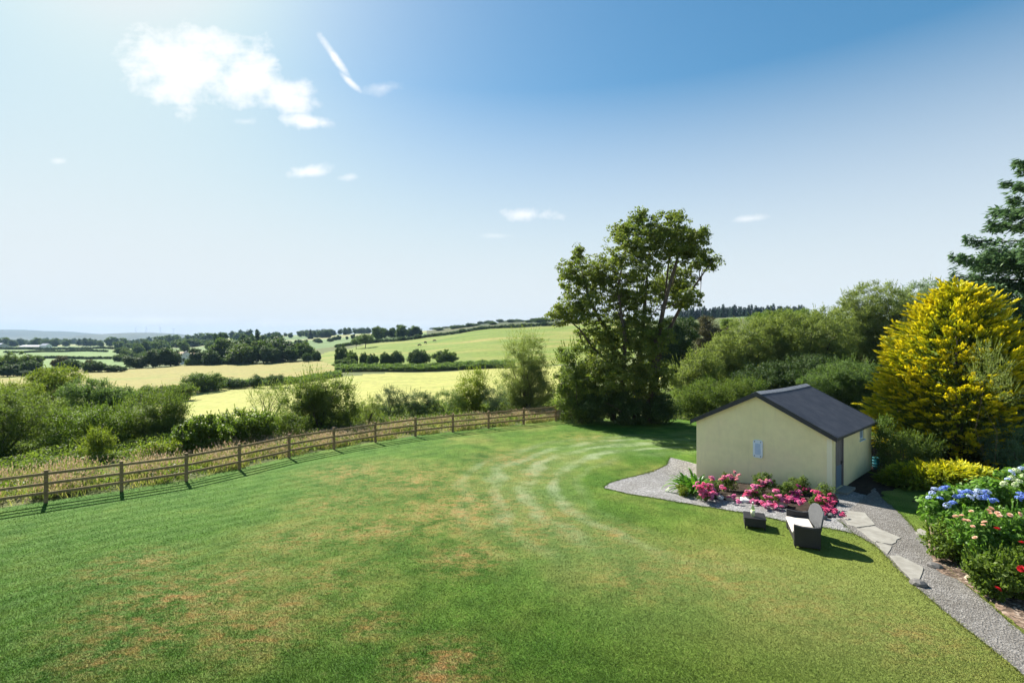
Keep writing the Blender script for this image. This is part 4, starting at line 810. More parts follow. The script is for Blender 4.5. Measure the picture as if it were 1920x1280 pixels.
scatter(['dark', 'bush'], (540, 700), 14, (560, 640), 5, 'bush in the hedge across the mid hillside', 'hedge bushes on the mid hillside', 'bush', 'bush')
scatter(['round', 'dark'], (712, 785), 9, (430, 480), 10, 'tree in the clump on top of the hill pasture', 'trees on the pasture top')
for k in range(9):
    px = 715 + 310 * k / 8 + rng.normal() * 8; Z = np.interp(px, [700, 900, 1190], [384, 404, 420]) + 2
    far_tree('bush', px, 0, 0, Z, 'bush', 'low bush standing up from the hedge along the top of the hill pasture', 'bush', 'bushes in the pasture top hedge', hm=rng.uniform(2.4, 3.8))
for k in range(22):
    px = 815 + 215 * (k + rng.uniform(-.4, .4)) / 21; Z = rng.uniform(560, 1000)
    far_tree(['bush', 'gbush'][k % 2], px, 0, 0, Z, 'bush', 'scrub bush on the wooded hill behind the pasture', 'bush', 'scrub on the far hill', hm=rng.uniform(3, 6), wpx=rng.uniform(6, 13))
for k in range(64):
    px = 1275 + 235 * ((k + rng.uniform(-.4, .4)) / 63); Z = rng.uniform(440, 500)
    far_tree('conifer', px, 0, 0, Z, 'plantation_conifer', 'dark conifer in the dense plantation on the right skyline', 'conifer', 'conifers of the skyline plantation', hm=rng.uniform(9.0, 12.5), wpx=5.5 * rng.uniform(.9, 1.3))

# hedges of the green fields at left, each one run
def hedge_run(px0, px1, Z0, Z1, hm, wm, label, mat, dens=20, leaf=.7, name='hedge'):
    rng = np.random.default_rng(int(px0 + Z0)); n = 60; t = np.linspace(0, 1, n); px = px0 + (px1 - px0) * t; Z = Z0 + (Z1 - Z0) * t; X = (px - CX) / F * Z; g = H(X, Z); c = np.array([X[n // 2], Z[n // 2], g[n // 2]])
    ells = [((X[i], Z[i], g[i] + hm * .45), (max(wm, np.hypot(X[1] - X[0], Z[1] - Z[0])), wm, hm * .6 * rng.uniform(.8, 1.2))) for i in range(n)]
    P, O, C = crown_points(rng, ells, hm * .4, dens, -50); k = P[:, 2] > H(P[:, 0], P[:, 1]); v, tn = leaf_quads(rng, P[k], O[k], leaf, .6)
    root = thing(name, label, 'hedge', tuple(c)); link('foliage', np_mesh('foliage', v - c, 4, tn), mat, root)
hedge_run(-60, 235, 690, 690, 3.0, 2, 'long hedge across the top of the green fields', M['fardark'])
hedge_run(10, 200, 560, 570, 2.2, 1.6, 'hedge between the upper green fields at left', M['fardark'])
hedge_run(40, 208, 395, 385, 1.8, 1.3, 'lowest straight hedge in the green fields at left', M['fardark'])
hedge_run(690, 1045, 384, 415, 2.3, 1.6, 'thin dark hedge along the top of the hill pasture', M['fardark'], 26, .55)
hedge_run(352, 440, 232, 236, 2.4, 1.5, 'trimmed hedge at the foot of the wood', M['far'], 30, .5)
hedge_run(630, 705, 400, 395, 2.2, 1.4, 'hedge behind the lone pasture tree', M['far'], 30, .5)
def bracken():
    for (line, hm, wd_, lab, sd) in (([(628, 168), (700, 166), (800, 166), (900, 166), (965, 166)], 2.6, 5.5, 'long bank of blue green bracken between hay field and hill pasture', 1), ([(345, 126), (450, 130), (560, 138), (640, 152)], 1.7, 4.5, 'thin strip of bracken along the far side of the near hay field', 2)):
        rng = np.random.default_rng(sd); n = 46000 if sd == 1 else 22000; t = rng.uniform(0, 1, n); px = line[0][0] + (line[-1][0] - line[0][0]) * t; Z = np.interp(px, [p[0] for p in line], [p[1] for p in line]) + rng.uniform(-1, 1, n) * wd_
        X = (px - CX) / F * Z; edge = 1 - np.abs(Z - np.interp(px, [p[0] for p in line], [p[1] for p in line])) / wd_; hh = hm * (.55 + .45 * np.sqrt(np.clip(edge, 0, 1))) * (.8 + .2 * np.sin(X * .8) * np.sin(Z * 1.1 + X * .3)) * rng.uniform(.35, 1.0, n)
        g = H(X, Z); P = np.stack([X, Z, g + hh], -1); v, tn = leaf_quads(rng, P, unit(rng, n), .55, .45, .6, .6); c = np.array([X.mean(), Z.mean(), g.mean()])
        root = thing('bracken_bank', lab, 'bracken', tuple(c)); link('fronds', np_mesh('fronds', v - c, 4, tn), M['fern'], root)
bracken()

# ---- tall seeding grass and undergrowth beyond the fence
def tall_grass():
    rng = np.random.default_rng(33); fp = np.array(POSTS); seg = np.linalg.norm(np.diff(fp, axis=0), axis=1); cum = np.concatenate([[0], np.cumsum(seg)])
    n = 26000; s = rng.uniform(0, cum[-1], n); base = np.stack([np.interp(s, cum, fp[:, 0]), np.interp(s, cum, fp[:, 1])], -1)
    dirn = norm(np.stack([np.interp(s, cum, np.gradient(fp[:, 0])), np.interp(s, cum, np.gradient(fp[:, 1]))], -1)); nor = np.stack([-dirn[:, 1], dirn[:, 0]], -1)
    off = .25 + 4.6 * rng.uniform(0, 1, n) ** 1.2; P = base + nor * off[:, None]; px = CX + F * P[:, 0] / P[:, 1]
    dens = .5 + .5 * np.sin(P[:, 0] * 1.7 + 1) * np.sin(P[:, 1] * 1.3); keep = rng.uniform(size=n) < np.clip(dens * 1.5 - .35 + .25 * np.sin(P[:, 0] * .45), .04, 1) * np.where(off < .8, .45, 1); P = P[keep]; off = off[keep]; px = px[keep]; n = len(P); z = H(P[:, 0], P[:, 1])
    hg = (rng.uniform(.18, .5, n) + .35 * np.clip(off / 2, 0, 1) * rng.uniform(.4, 1, n))[:, None] * np.where(px < 480, 1.15, .85)[:, None]
    B = np.column_stack([P, z]); V, T, SV, ST = [], [], [], []
    for k in range(6):
        o = rng.normal(size=(n, 3)) * .10; o[:, 2] = 0; ln = rng.normal(size=(n, 3)) * .38; ln[:, 2] = 1; ln = norm(ln); d = rng.normal(size=(n, 3)); d[:, 2] = 0; d = norm(d) * .016; b = B + o; h = hg * rng.uniform(.5, 1.05, (n, 1))
        V.append(np.stack([b - d, b + d, b + ln * h], 1).reshape(-1, 3)); T.append(np.repeat(rng.uniform(0, 1, n), 3))
        if k < 3:
            tip = b + ln * h * 1.08; w = d * 1.25; hl = .08 + .07 * rng.uniform(size=(n, 1)); SV.append(np.stack([tip - ln * hl, tip - ln * hl * .4 + w, tip + ln * .03, tip - ln * hl * .4 - w], 1).reshape(-1, 3)); ST.append(np.repeat(rng.uniform(0, 1, n), 4))
    props(link('tall_grass', np_mesh('tall_grass', np.concatenate(V), 3, np.concatenate(T)), M['tallgrass']), 'long green and straw coloured grass behind the fence', kind='stuff')
    props(link('grass_seed_heads', np_mesh('grass_seed_heads', np.concatenate(SV), 4, np.concatenate(ST)), M['seed']), 'pinkish brown seed heads of the long grass behind the fence', kind='stuff')
    n = 26000; s = rng.uniform(0, cum[-1], n); base = np.stack([np.interp(s, cum, fp[:, 0]), np.interp(s, cum, fp[:, 1])], -1); dirn = norm(np.stack([np.interp(s, cum, np.gradient(fp[:, 0])), np.interp(s, cum, np.gradient(fp[:, 1]))], -1)); nor = np.stack([-dirn[:, 1], dirn[:, 0]], -1)
    P = base + nor * (.2 + 5.5 * rng.uniform(0, 1, n))[:, None]; m_ = np.sin(P[:, 0] * 1.1 + 2.2) * np.sin(P[:, 1] * 1.6 + P[:, 0] * .4); P = P[m_ > .05]; m_ = m_[m_ > .05]; n = len(P)
    Q = np.column_stack([P, H(P[:, 0], P[:, 1]) + (.08 + .62 * np.sqrt(m_)) * rng.uniform(.1, 1, n)]); v, t = leaf_quads(rng, Q, unit(rng, n), .13, .45, .6, .6)
    props(link('weeds', np_mesh('weeds', v, 4, t), M['laurel']), 'green weeds growing through the long grass behind the fence', kind='stuff')
    # low leafy undergrowth further down
    n = 90000; px = rng.uniform(-60, 1120, n); Z = np.interp(px, [-60, 86, 450, 850, 1120], [23, 24, 29, 40, 44]) + 22 * rng.uniform(0, 1, n) ** 1.4; X = (px - CX) / F * Z
    g = H(X, Z); hh = (.15 + .75 * (.5 + .5 * np.sin(X * .9 + 2) * np.sin(Z * .8 + X * .2))) * rng.uniform(0, 1, n); P = np.stack([X, Z, g + hh], -1); v, t = leaf_quads(rng, P, unit(rng, n), .15, .5, .6, .6)
    props(link('undergrowth', np_mesh('undergrowth', v, 4, t), M['olive']), 'low leafy undergrowth between the bushes beyond the fence', kind='stuff')
    n = 60000; px = rng.uniform(1225, 2050, n); Z = np.interp(px, [1225, 1300, 1640, 1700, 2050], [41, 38, 32, 31, 30]) + 22 * rng.uniform(0, 1, n) ** 1.3; X = (px - CX) / F * Z
    g = H(X, Z); hh = (.15 + .8 * (.5 + .5 * np.sin(X * .9) * np.sin(Z * .7 + X * .3))) * rng.uniform(0, 1, n); P = np.stack([X, Z, g + hh], -1); v, t = leaf_quads(rng, P, unit(rng, n), .15, .45, .6, .6)
    props(link('undergrowth', np_mesh('undergrowth', v, 4, t), M['rose_leaf']), 'weedy undergrowth on the bank behind the shed', kind='stuff')
tall_grass()

# ------------------------------------------------------------------ fence
def fence():
    root = thing('fence', 'brown timber post and rail fence along the lawn edge', 'fence', (POSTS[1][0], POSTS[1][1], 0)); org = Vector(root.location); rng = np.random.default_rng(2)
    pm = MB(); pm.box(-.062, .062, -.055, .055, -.3, 1.22); pme = pm.mesh('post', bevel=.008); pme.materials.append(M['timber'])
    for p in POSTS:
        o = link('post', pme, None, root); o.location = Vector((p[0], p[1], h1(*p))) - org; d = math.atan2(*(POSTS[3] - POSTS[2])[::-1]); o.rotation_euler = (rng.normal() * .008, rng.normal() * .008, d + rng.normal() * .03)
    for a, b in zip(POSTS[:-1], POSTS[1:]):
        for hz in (.38, .72, 1.08):
            d = b - a; L = np.linalg.norm(d); mb = MB(); mb.box(-L / 2 - .02, L / 2 + .02, -.021, .021, -.05, .05); me = mb.mesh('rail', bevel=.006); me.materials.append(M['timber'])
            n = np.array([-d[1], d[0]]) / L * -.076; o = link('rail', me, None, root); c = (a + b) / 2 + n; o.location = Vector((c[0], c[1], hz + rng.normal() * .008)) - org; o.rotation_euler = (0, rng.normal() * .004, math.atan2(d[1], d[0]))
fence()
st = gr(258, 906); mb = MB(); mb.lathe([(.17, 0), (.16, .18), (.13, .4), (.02, .42)], 10); t = thing('tree_stump', 'short brown stump in the grass just behind the fence at left', 'stump', (st[0], st[1] + .8, h1(*st))); mb.build('stump_wood', M['bark'], t, True)

# ------------------------------------------------------------------ shed
def shed():
    L, R, S = SHED_L, SHED_R, SHED_S; w = np.linalg.norm(R - L); ln = np.linalg.norm(S); az = math.atan2(*(R - L)[::-1])
    root = thing('garden_shed', 'cream rendered gabled shed with dark roof beside the lawn', 'shed', (L[0], L[1], 0), az)
    # local: x along the gable from left to right, y towards the back, z up
    EV, AP, B = 2.29, 3.72, -.8; th = .22; D0, D1 = .075 * ln + .02, .255 * ln; WY0, WY1 = .67 * ln, .79 * ln
    mb = MB(); g = [(0, B), (w, B), (w, EV), (w / 2, AP), (0, EV)]
    mb.add([(x, y, z) for y in (0, th) for x, z in g], [(0, 1, 2, 3, 4), (9, 8, 7, 6, 5)] + [(i, (i + 1) % 5, 5 + (i + 1) % 5, 5 + i) for i in range(5)])
    mb.add([(x, y, z) for y in (ln - th, ln) for x, z in g], [(0, 1, 2, 3, 4), (9, 8, 7, 6, 5)] + [(i, (i + 1) % 5, 5 + (i + 1) % 5, 5 + i) for i in range(5)])
    mb.box(0, th, th, ln - th, B, EV)
    # right wall with door and window openings
    for y0, y1, z0, z1 in ((th, D0, B, EV), (D0, D1, 2.06, EV), (D0, D1, B, .10), (D1, WY0, B, EV), (WY0, WY1, B, 1.62), (WY0, WY1, 2.18, EV), (WY1, ln - th, B, EV)): mb.box(w - th, w, y0, y1, z0, z1)
    mb.build('wall', M['render'], root)
    q = MB(); q.box(w - .17, w + .012, -.014, -.002, B, EV - .12); q.build('corner_strip', M['render_trim'], root)
    # roof slopes with fine ribs running down the slope
    pitch = math.atan2(AP - EV, w / 2); of, ob, oe = .16, .14, .22
    for s in (0, 1):
        mb = MB(); xs = []; ny = 62; Y = np.linspace(-of, ln + ob, ny); n = 10; T = np.linspace(0, 1, n); vs = []
        for lay in (0, 1):
            for j, y in enumerate(Y):
                for t in T:
                    hx = (w / 2 + oe) * t; x = w / 2 + (hx if s else -hx); sag = -.045 * math.sin(math.pi * j / (ny - 1)) * (1 - t * .6)
                    vs.append((x, y, AP + .10 + sag - hx * math.tan(pitch) + (.028 * math.cos(j * math.pi) if lay == 0 else -.075)))
        N0 = ny * n; fs = [(j * n + i, j * n + i + 1, (j + 1) * n + i + 1, (j + 1) * n + i) for j in range(ny - 1) for i in range(n - 1)]; fs += [tuple(N0 + k for k in f[::-1]) for f in fs]
        for j in range(ny - 1): fs += [(j * n, (j + 1) * n, N0 + (j + 1) * n, N0 + j * n), (j * n + n - 1, N0 + j * n + n - 1, N0 + (j + 1) * n + n - 1, (j + 1) * n + n - 1)]
        for i in range(n - 1): fs += [(i, N0 + i, N0 + i + 1, i + 1), ((ny - 1) * n + i, (ny - 1) * n + i + 1, N0 + (ny - 1) * n + i + 1, N0 + (ny - 1) * n + i)]
        mb.add(vs, fs); mb.build('roof_slope', M['roof'], root)
        # bargeboard on the front gable
        hx = w / 2 + oe; sx = 1 if s else -1; t0, t1 = AP + .10, AP + .10 - hx * math.tan(pitch)
        for yy in (-of - .035, ln + ob + .004):
            bb = MB(); bb.add([(w / 2 + sx * x, y, z) for y in (yy, yy + .03) for x, z in ((0, t0 + .02), (hx, t1 + .02), (hx, t1 - .17), (0, t0 - .19))], [(0, 1, 2, 3), (7, 6, 5, 4), (0, 4, 5, 1), (1, 5, 6, 2), (2, 6, 7, 3), (3, 7, 4, 0)])
            bb.build('bargeboard', M['board'], root)
    mb = MB(); k = 13
    for j in range(k):
        y0 = -of - .04 + (ln + of + ob + .06) * j / k; y1 = -of - .04 + (ln + of + ob + .06) * (j + 1) / k - .008; m_ = (j + .5) / k; sg = -.045 * math.sin(math.pi * m_) + .118 + AP
        for sx in (-1, 1): mb.add([(w / 2 + sx * x, y, sg - x * math.tan(pitch) + dz) for y in (y0, y1) for x, dz in ((0, .022), (.20, .022), (.20, .0), (0, .0))], [(0, 1, 2, 3), (7, 6, 5, 4), (0, 4, 5, 1), (1, 5, 6, 2), (2, 6, 7, 3), (3, 7, 4, 0)])
    mb.build('ridge_cap', M['ridge'], root)
    gt = MB(); gt.box(w + .10, w + oe - .01, -of, ln + ob, EV - .135, EV - .10); gt.build('soffit_board', M['board'], root)
    # door: lower half painted, upper boards bare
    door = MB(); door.box(w - .10, w - .055, D0 + .05, D1 - .05, .12, .98); dd = door.build('door', M['bluepaint'], root)
    for j in range(6):
        y0 = D0 + .05 + (D1 - D0 - .10) * j / 6; b = MB(); b.box(w - .10, w - .052 + .004 * (j % 2), y0 + .004, y0 + (D1 - D0 - .10) / 6 - .004, .985, 2.02); b.build('plank', M['greyboard'], dd, bevel=.004)
    fr = MB(); fr.box(w - .16, w + .015, D0, D0 + .048, .10, 2.06); fr.box(w - .16, w + .015, D1 - .048, D1, .10, 2.06); fr.box(w - .16, w + .015, D0 + .048, D1 - .048, 2.022, 2.06); fr.build('door_frame', M['greyboard'], root)
    hd = MB(); hd.box(w - .054, w - .02, D1 - .16, D1 - .12, .98, 1.12); hd.tube([(w - .02, D1 - .14, 1.09), (w + .03, D1 - .14, 1.09), (w + .03, D1 - .26, 1.09)], [.011] * 3, 6); hd.build('handle', M['iron'], dd)
    stp = MB(); stp.box(w + .002, w + .42, D0 - .05, D1 + .05, -.2, .10); stp.build('doorstep', M['concrete'], root, bevel=.015)
    # window
    wf = MB(); c = .055; x0, x1 = w - .14, w - .05
    for a in ((WY0, WY0 + c, 1.62, 2.18), (WY1 - c, WY1, 1.62, 2.18), (WY0 + c, WY1 - c, 1.62, 1.62 + c), (WY0 + c, WY1 - c, 2.18 - c, 2.18), ((WY0 + WY1) / 2 - .018, (WY0 + WY1) / 2 + .018, 1.62 + c, 2.18 - c)): wf.box(x0, x1, *a)
    win = wf.build('window', M['paleblue'], root); gl = MB(); gl.box(w - .11, w - .10, WY0 + c, WY1 - c, 1.62 + c, 2.18 - c); gl.build('pane', M['glass'], win)
    sl = MB(); sl.box(w + .003, w + .06, WY0 - .06, WY1 + .06, 1.565, 1.615); sl.build('sill', M['paleblue'], win, bevel=.008)
    # plaque hung on the gable
    t_ = .43; wx = (1422 - CX) / F; # along the gable where the ray meets it
    px_ = lambda t: (L + (R - L) * t)
    tt = min(np.linspace(0, 1, 400), key=lambda t: abs(px_(t)[0] / px_(t)[1] - wx)); Zp = px_(tt)[1]; zc = fz(Zp, 841); ph, pw = 33 / F * Zp / 2, .20
    pl = thing('wall_plaque', 'pale blue white plaque with notched corners hung on the cream gable', 'plaque', tuple([*px_(tt), zc]), az)
    n_ = .07; out = [(-pw + n_, -ph), (pw - n_, -ph), (pw - .025, -ph + .025), (pw, -ph + n_), (pw, ph - n_), (pw - .025, ph - .025), (pw - n_, ph), (-pw + n_, ph), (-pw + .025, ph - .025), (-pw, ph - n_), (-pw, -ph + n_), (-pw + .025, -ph + .025)]
    Mx = Matrix(((1, 0, 0, 0), (0, 0, 1, 0), (0, 1, 0, 0), (0, 0, 0, 1)))
    b = MB(); b.prism(out, -.062, -.003, Mx); b.build('board', M['plaque'], pl, bevel=.008)
    b = MB(); b.prism([(-pw + .09, -ph + .14), (pw - .09, -ph + .14), (pw - .09, ph - .14), (-pw + .09, ph - .14)], -.070, -.0625, Mx); b.build('panel', M['plaque_panel'], pl)
    for sx in (-1, 1):
        for sz in (-1, 1): b = MB(); b.prism([(sx * (pw - .075) + .022 * math.cos(a), sz * (ph - .075) + .022 * math.sin(a)) for a in np.linspace(0, 5.5, 8)], -.07, -.0625, Mx); b.build('rosette', M['iron'], pl)
shed()
# teal tubs behind the shed corner
p = gr(1643, 880); t = thing('plastic_tubs', 'small stack of teal plastic tubs at the far shed corner', 'tubs', (p[0], p[1], h1(*p)))
for k in range(4): mb = MB(); z = k * .13; mb.lathe([(.11, z), (.15, z + .15), (.165, z + .16), (.165, z + .18), (.14, z + .18), (.10, z + .03)], 14); mb.build('tub', M['teal'], t, True)

# ------------------------------------------------------------------ garden seat, table, bottle
def seat():
    A = np.array([.36, .93]); A /= np.linalg.norm(A); D = np.array([A[1], -A[0]]); o2 = gr(1489, 1027); az = math.atan2(D[1], D[0])
    root = thing('wicker_sofa', 'black wicker two seat garden sofa with two rounded back panels', 'sofa', (o2[0], o2[1], h1(*o2) + .01), az)
    Ln, Dp = 1.62, .68      # local x = depth towards the back, y = length away from the camera
    b = MB(); b.box(.02, Dp - .04, .13, Ln - .13, .10, .36); b.build('seat_base', M['wicker'], root, bevel=.015)
    for y0 in (0, Ln - .125):
        pr = [(0, .05), (Dp, .05), (Dp, .66), (Dp * .66, .615), (Dp * .33, .62), (0, .66)]; b = MB(); b.add([(x, y, z) for y in (y0, y0 + .125) for x, z in pr], [(5, 4, 3, 2, 1, 0), (6, 7, 8, 9, 10, 11)] + [(i, (i + 1) % 6, 6 + (i + 1) % 6, 6 + i) for i in range(6)]); b.build('arm', M['wicker'], root, bevel=.014)
    b = MB()
    for x in (.03, Dp - .05):
        for y in (.03, Ln - .06): b.box(x, x + .03, y, y + .03, -.02, .06)
    b.build('feet', M['iron'], root)
    for k in (0, 1):        # petal shaped backs, turned a little towards each other
        n = 9; half = (Ln - .20) / 4; prof = [(-half, .30), (half, .30), (half, .66)] + [(half * math.cos(a), .66 + .36 * math.sin(a) ** .8) for a in np.linspace(.25, math.pi - .25, n)] + [(-half, .66)]
        c = (Dp - .03, .10 + half * (1 + 2 * k), 0); rot = (.40 if k else -.17); M4 = Matrix.Translation(c) @ Matrix.Rotation(rot, 4, 'Z') @ Matrix.Rotation(.17, 4, 'Y') @ Matrix(((0, 0, 1, 0), (1, 0, 0, 0), (0, 1, 0, 0), (0, 0, 0, 1)))
        b = MB(); b.prism(prof, -.02, .025, M4); b.build('back_panel', M['wicker_back'], root, bevel=.01)
    cu = thing('seat_cushion', 'long cream cushion lying on the black wicker sofa', 'cushion', tuple(root.location + Vector((0, 0, .36))), az); b = MB(); b.box(-.03, Dp - .07, .135, Ln - .135, .005, .09); cm = b.mesh('pad', True, .035, 3); link('pad', cm, M['cushion'], cu)
def wicker_back():
    m = M['wicker'].copy(); m.name = 'lit_wicker'  # black wicker, with the light on the back panels put into its colour
    for n in m.node_tree.nodes:
        if n.type == 'VALTORGB': n.color_ramp.elements[0].color = (.045, .048, .052, 1); n.color_ramp.elements[1].color = (.13, .135, .14, 1)
    M['wicker_back'] = m
wicker_back(); seat()
def table():
    P1, P2 = gr(1396, 990), gr(1430, 993); d = P2 - P1; az = math.atan2(d[1], d[0]); w = np.linalg.norm(d); dp = .66; hh = .34
    az = math.atan2(-.36, .93); w = .62; c = P1
    root = thing('wicker_table', 'low black wicker side table on the grass by the gravel', 'table', (c[0], c[1], h1(*c) + .01), az)
    b = MB(); b.box(-.015, w + .015, -.015, dp + .015, hh - .035, hh); b.build('tabletop', M['wicker'], root, bevel=.008)
    b = MB(); b.box(0, w, 0, dp, .07, hh - .036); b.build('apron', M['wicker'], root, bevel=.01)
    for x in (.01, w - .05):
        for y in (.01, dp - .05): b = MB(); b.box(x, x + .04, y, y + .04, -.03, .07); b.build('leg', M['wicker'], root)
    m, nt, N, Lk = new_mat('green_bottle_glass'); p, o = surface(nt, (.55, .70, .45), .05, .5); p.inputs['Transmission Weight'].default_value = .85; p.inputs['IOR'].default_value = 1.3
    R = Matrix.Rotation(az, 3, 'Z'); q = Vector((c[0], c[1], h1(*c) + .01 + hh)) + R @ Vector((w * .42, dp * .35, 0))
    bt = thing('glass_bottle', 'clear green glass bottle standing on the black wicker table', 'bottle', tuple(q)); b = MB(); b.lathe([(.055, 0), (.062, .02), (.062, .23), (.045, .29), (.024, .33), (.022, .40), (.027, .41), (.027, .43)], 14); b.build('glass', m, bt, True)
    b = MB(); b.lathe([(.0635, .05), (.0637, .20)], 14); b.build('paper_label', simple_mat('cream_label', (.70, .70, .45), (.78, .77, .55), 5), bt, True); b = MB(); b.lathe([(.026, .431), (.026, .455)], 12); b.build('cap', M['white'], bt, True)
table()

# ------------------------------------------------------------------ flowers
def rosette(seed, R, petals, rows, mat, cup=.7, nm='bloom'):
    rng = np.random.default_rng(seed); V, T = [], []
    for r in range(rows):
        el = .15 + 1.2 * r / max(1, rows - 1)
        for k in range(petals - r):
            a = 2 * math.pi * (k + .5 * (r % 2)) / (petals - r) + rng.normal() * .12; o = np.array([math.cos(a) * math.cos(el), math.sin(a) * math.cos(el), math.sin(el) * cup]); s = np.array([-math.sin(a), math.cos(a), 0]); L = R * (1 - .25 * r / rows); w = R * .42
            V += [o * L * .15, o * L * .75 + s * w, o * L + np.array([0, 0, R * .12]), o * L * .75 - s * w]; T += [0, .5 + rng.uniform(-.2, .2), 1, .5]
    me = np_mesh(nm, np.array(V), 4, np.array(T)); me.materials.append(mat); return me
def cluster(seed, n, spread, R, mat, nm='bloom'):
    rng = np.random.default_rng(seed); V, T = [], []
    for k in range(n):
        c = unit(rng, 1)[0] * spread * rng.uniform(.4, 1); c[2] = abs(c[2]) * .7; rr = R * rng.uniform(.75, 1.2); tilt = norm(c + np.array([0, 0, spread]) + rng.normal(size=3) * .02); a_ = norm(np.cross(tilt, np.array([.3, .9, .1]))); b_ = np.cross(tilt, a_)
        for row in range(3):
            el = .1 + .55 * row; m_ = 6 - row
            for j in range(m_):
                an = 2 * math.pi * (j + .5 * row) / m_ + rng.normal() * .15; o = (a_ * math.cos(an) + b_ * math.sin(an)) * math.cos(el) + tilt * math.sin(el); s = -a_ * math.sin(an) + b_ * math.cos(an); L = rr * (1 - .2 * row)
                V += [c + o * L * .1, c + o * L * .7 + s * rr * .5, c + o * L + tilt * rr * .15, c + o * L * .7 - s * rr * .5]; T += [.1, .55, 1, .4 + rng.uniform(-.2, .2)]
    me = np_mesh(nm, np.array(V), 4, np.array(T)); me.materials.append(mat); return me
def floret_head(seed, R, mat):
    rng = np.random.default_rng(seed); n = 70; u = unit(rng, n); u[:, 2] = np.abs(u[:, 2]) * .9 + .02; u = norm(u); P = u * np.array([R, R, R * .7]); v, t = leaf_quads(rng, P, u, R * .46, .95, .0, .18); me = np_mesh('flower_head', v, 4, t); me.materials.append(mat); return me

def rose_bed():
    pk = [cluster(200 + k, 8, .095, .052, M[m], 'bloom') for k, m in enumerate(['pink', 'pink', 'hotpink', 'palepink', 'magenta'])]
    B = {0: (1333, 912), 1: (1365, 893), 2: (1322, 926), 3: (1432, 899), 4: (1412, 922), 5: (1446, 935), 6: (1474, 916), 7: (1500, 905), 8: (1548, 922), 9: (1536, 942)}
    labs = {0: 'pink rose bush beside the strap leaved plant', 1: 'leafy rose bush with pale pink blooms left in the bed', 2: 'low pink rose spilling over the stones at the left', 3: 'tallest rose bush in the middle of the bed under the plaque', 4: 'small pink rose clump left of the middle bush', 5: 'low mass of pink roses at the front of the bed by the big stone', 6: 'magenta rose bush behind the sofa arm', 7: 'red pink rose bush against the wall behind the sofa back', 8: 'red pink rose bush at the shed corner', 9: 'low bright pink rose at the right end of the bed'}
    hts = {0: .62, 1: .72, 2: .38, 3: .85, 4: .42, 5: .36, 6: .55, 7: .70, 8: .62, 9: .36}; roots = {}; cents = {}
    for k, (px, py) in B.items():
        h = hts[k]; Z = F * (CAMZ - h * .6) / (py - CY); X = (px - CX) / F * Z; g = h1(X, Z) + .05; root = thing('rose_bush', labs[k], 'rose bush', (X, Z, g), 0, 'rose bushes in the bed by the shed'); roots[k] = root; cents[k] = np.array([X, Z, g])
        rng = np.random.default_rng(300 + k); R = .20 + h * .24; ells = [((0, 0, h * .5), (R, R, h * .5))]; P, O, C = crown_points(rng, ells, .14, 2600, .02, inner=.35); v, t = leaf_quads(rng, P, O, .055, .62); link('foliage', np_mesh('foliage', v, 4, t), M['rose_leaf'], root)
        mb = MB(); limbs(mb, rng, (0, 0, 0), C[rng.permutation(len(C))[:7]], .012, 4); mb.build('stem', M['bark'], root)
    F2 = [(605, 450), (380, 525), (440, 580), (540, 545), (595, 565), (415, 600), (460, 690), (510, 640), (575, 690), (630, 650), (650, 690), (760, 435), (850, 425), (885, 450), (970, 475), (780, 610), (930, 710), (1130, 650), (1190, 650), (1150, 710), (1235, 575), (1360, 515), (1465, 500), (1300, 575), (1290, 745), (1220, 790), (1340, 815), (1400, 850), (1450, 800), (1480, 850), (1530, 860), (1565, 725), (1550, 640), (1640, 780), (1750, 760), (1815, 710), (1850, 680), (1880, 650), (1885, 780)]
    F1 = [(1015, 265), (1075, 255), (1170, 295), (1010, 405), (1215, 405), (1300, 380), (1390, 355), (1400, 425), (1240, 480), (1250, 505), (1290, 530), (1330, 490), (1300, 450), (1390, 520), (920, 295), (900, 360), (830, 375), (720, 390), (770, 400)]
    fl = [(1260 + x / 8, 840 + y / 8) for x, y in F2] + [(1360 + x / 6.857, 880 + y / 6.857) for x, y in F1]; rng = np.random.default_rng(4)
    fl += [(x + rng.normal() * 7, y + rng.normal() * 4) for x, y in fl] + [(x + rng.normal() * 9, y + abs(rng.normal()) * 4) for x, y in fl]
    for px, py in fl:
        k = min(roots, key=lambda q: (B[q][0] - px) ** 2 + ((B[q][1] - py) * 1.3) ** 2); c = cents[k]; Z = c[1] - (.20 + hts[k] * .24) * rng.uniform(.5, 1.0); p = at(px, py, Z)
        if p[2] < c[2] + .08: Z = F * (CAMZ - c[2] - .10) / (py - CY); p = at(px, py, Z)
        x = px - 1260
        m = 4 if 1486 < px < 1499 else (2 if px > 1500 else (3 if py < 902 and rng.uniform() < .6 else (0 if rng.uniform() < .8 else 2)))
        o = link('bloom', pk[m], None, roots[k]); o.location = Vector(p - c); s = rng.uniform(.85, 1.25); o.scale = (s, s, s); o.rotation_euler = (rng.normal() * .3, rng.normal() * .3, rng.uniform(0, 6.28))
rose_bed()
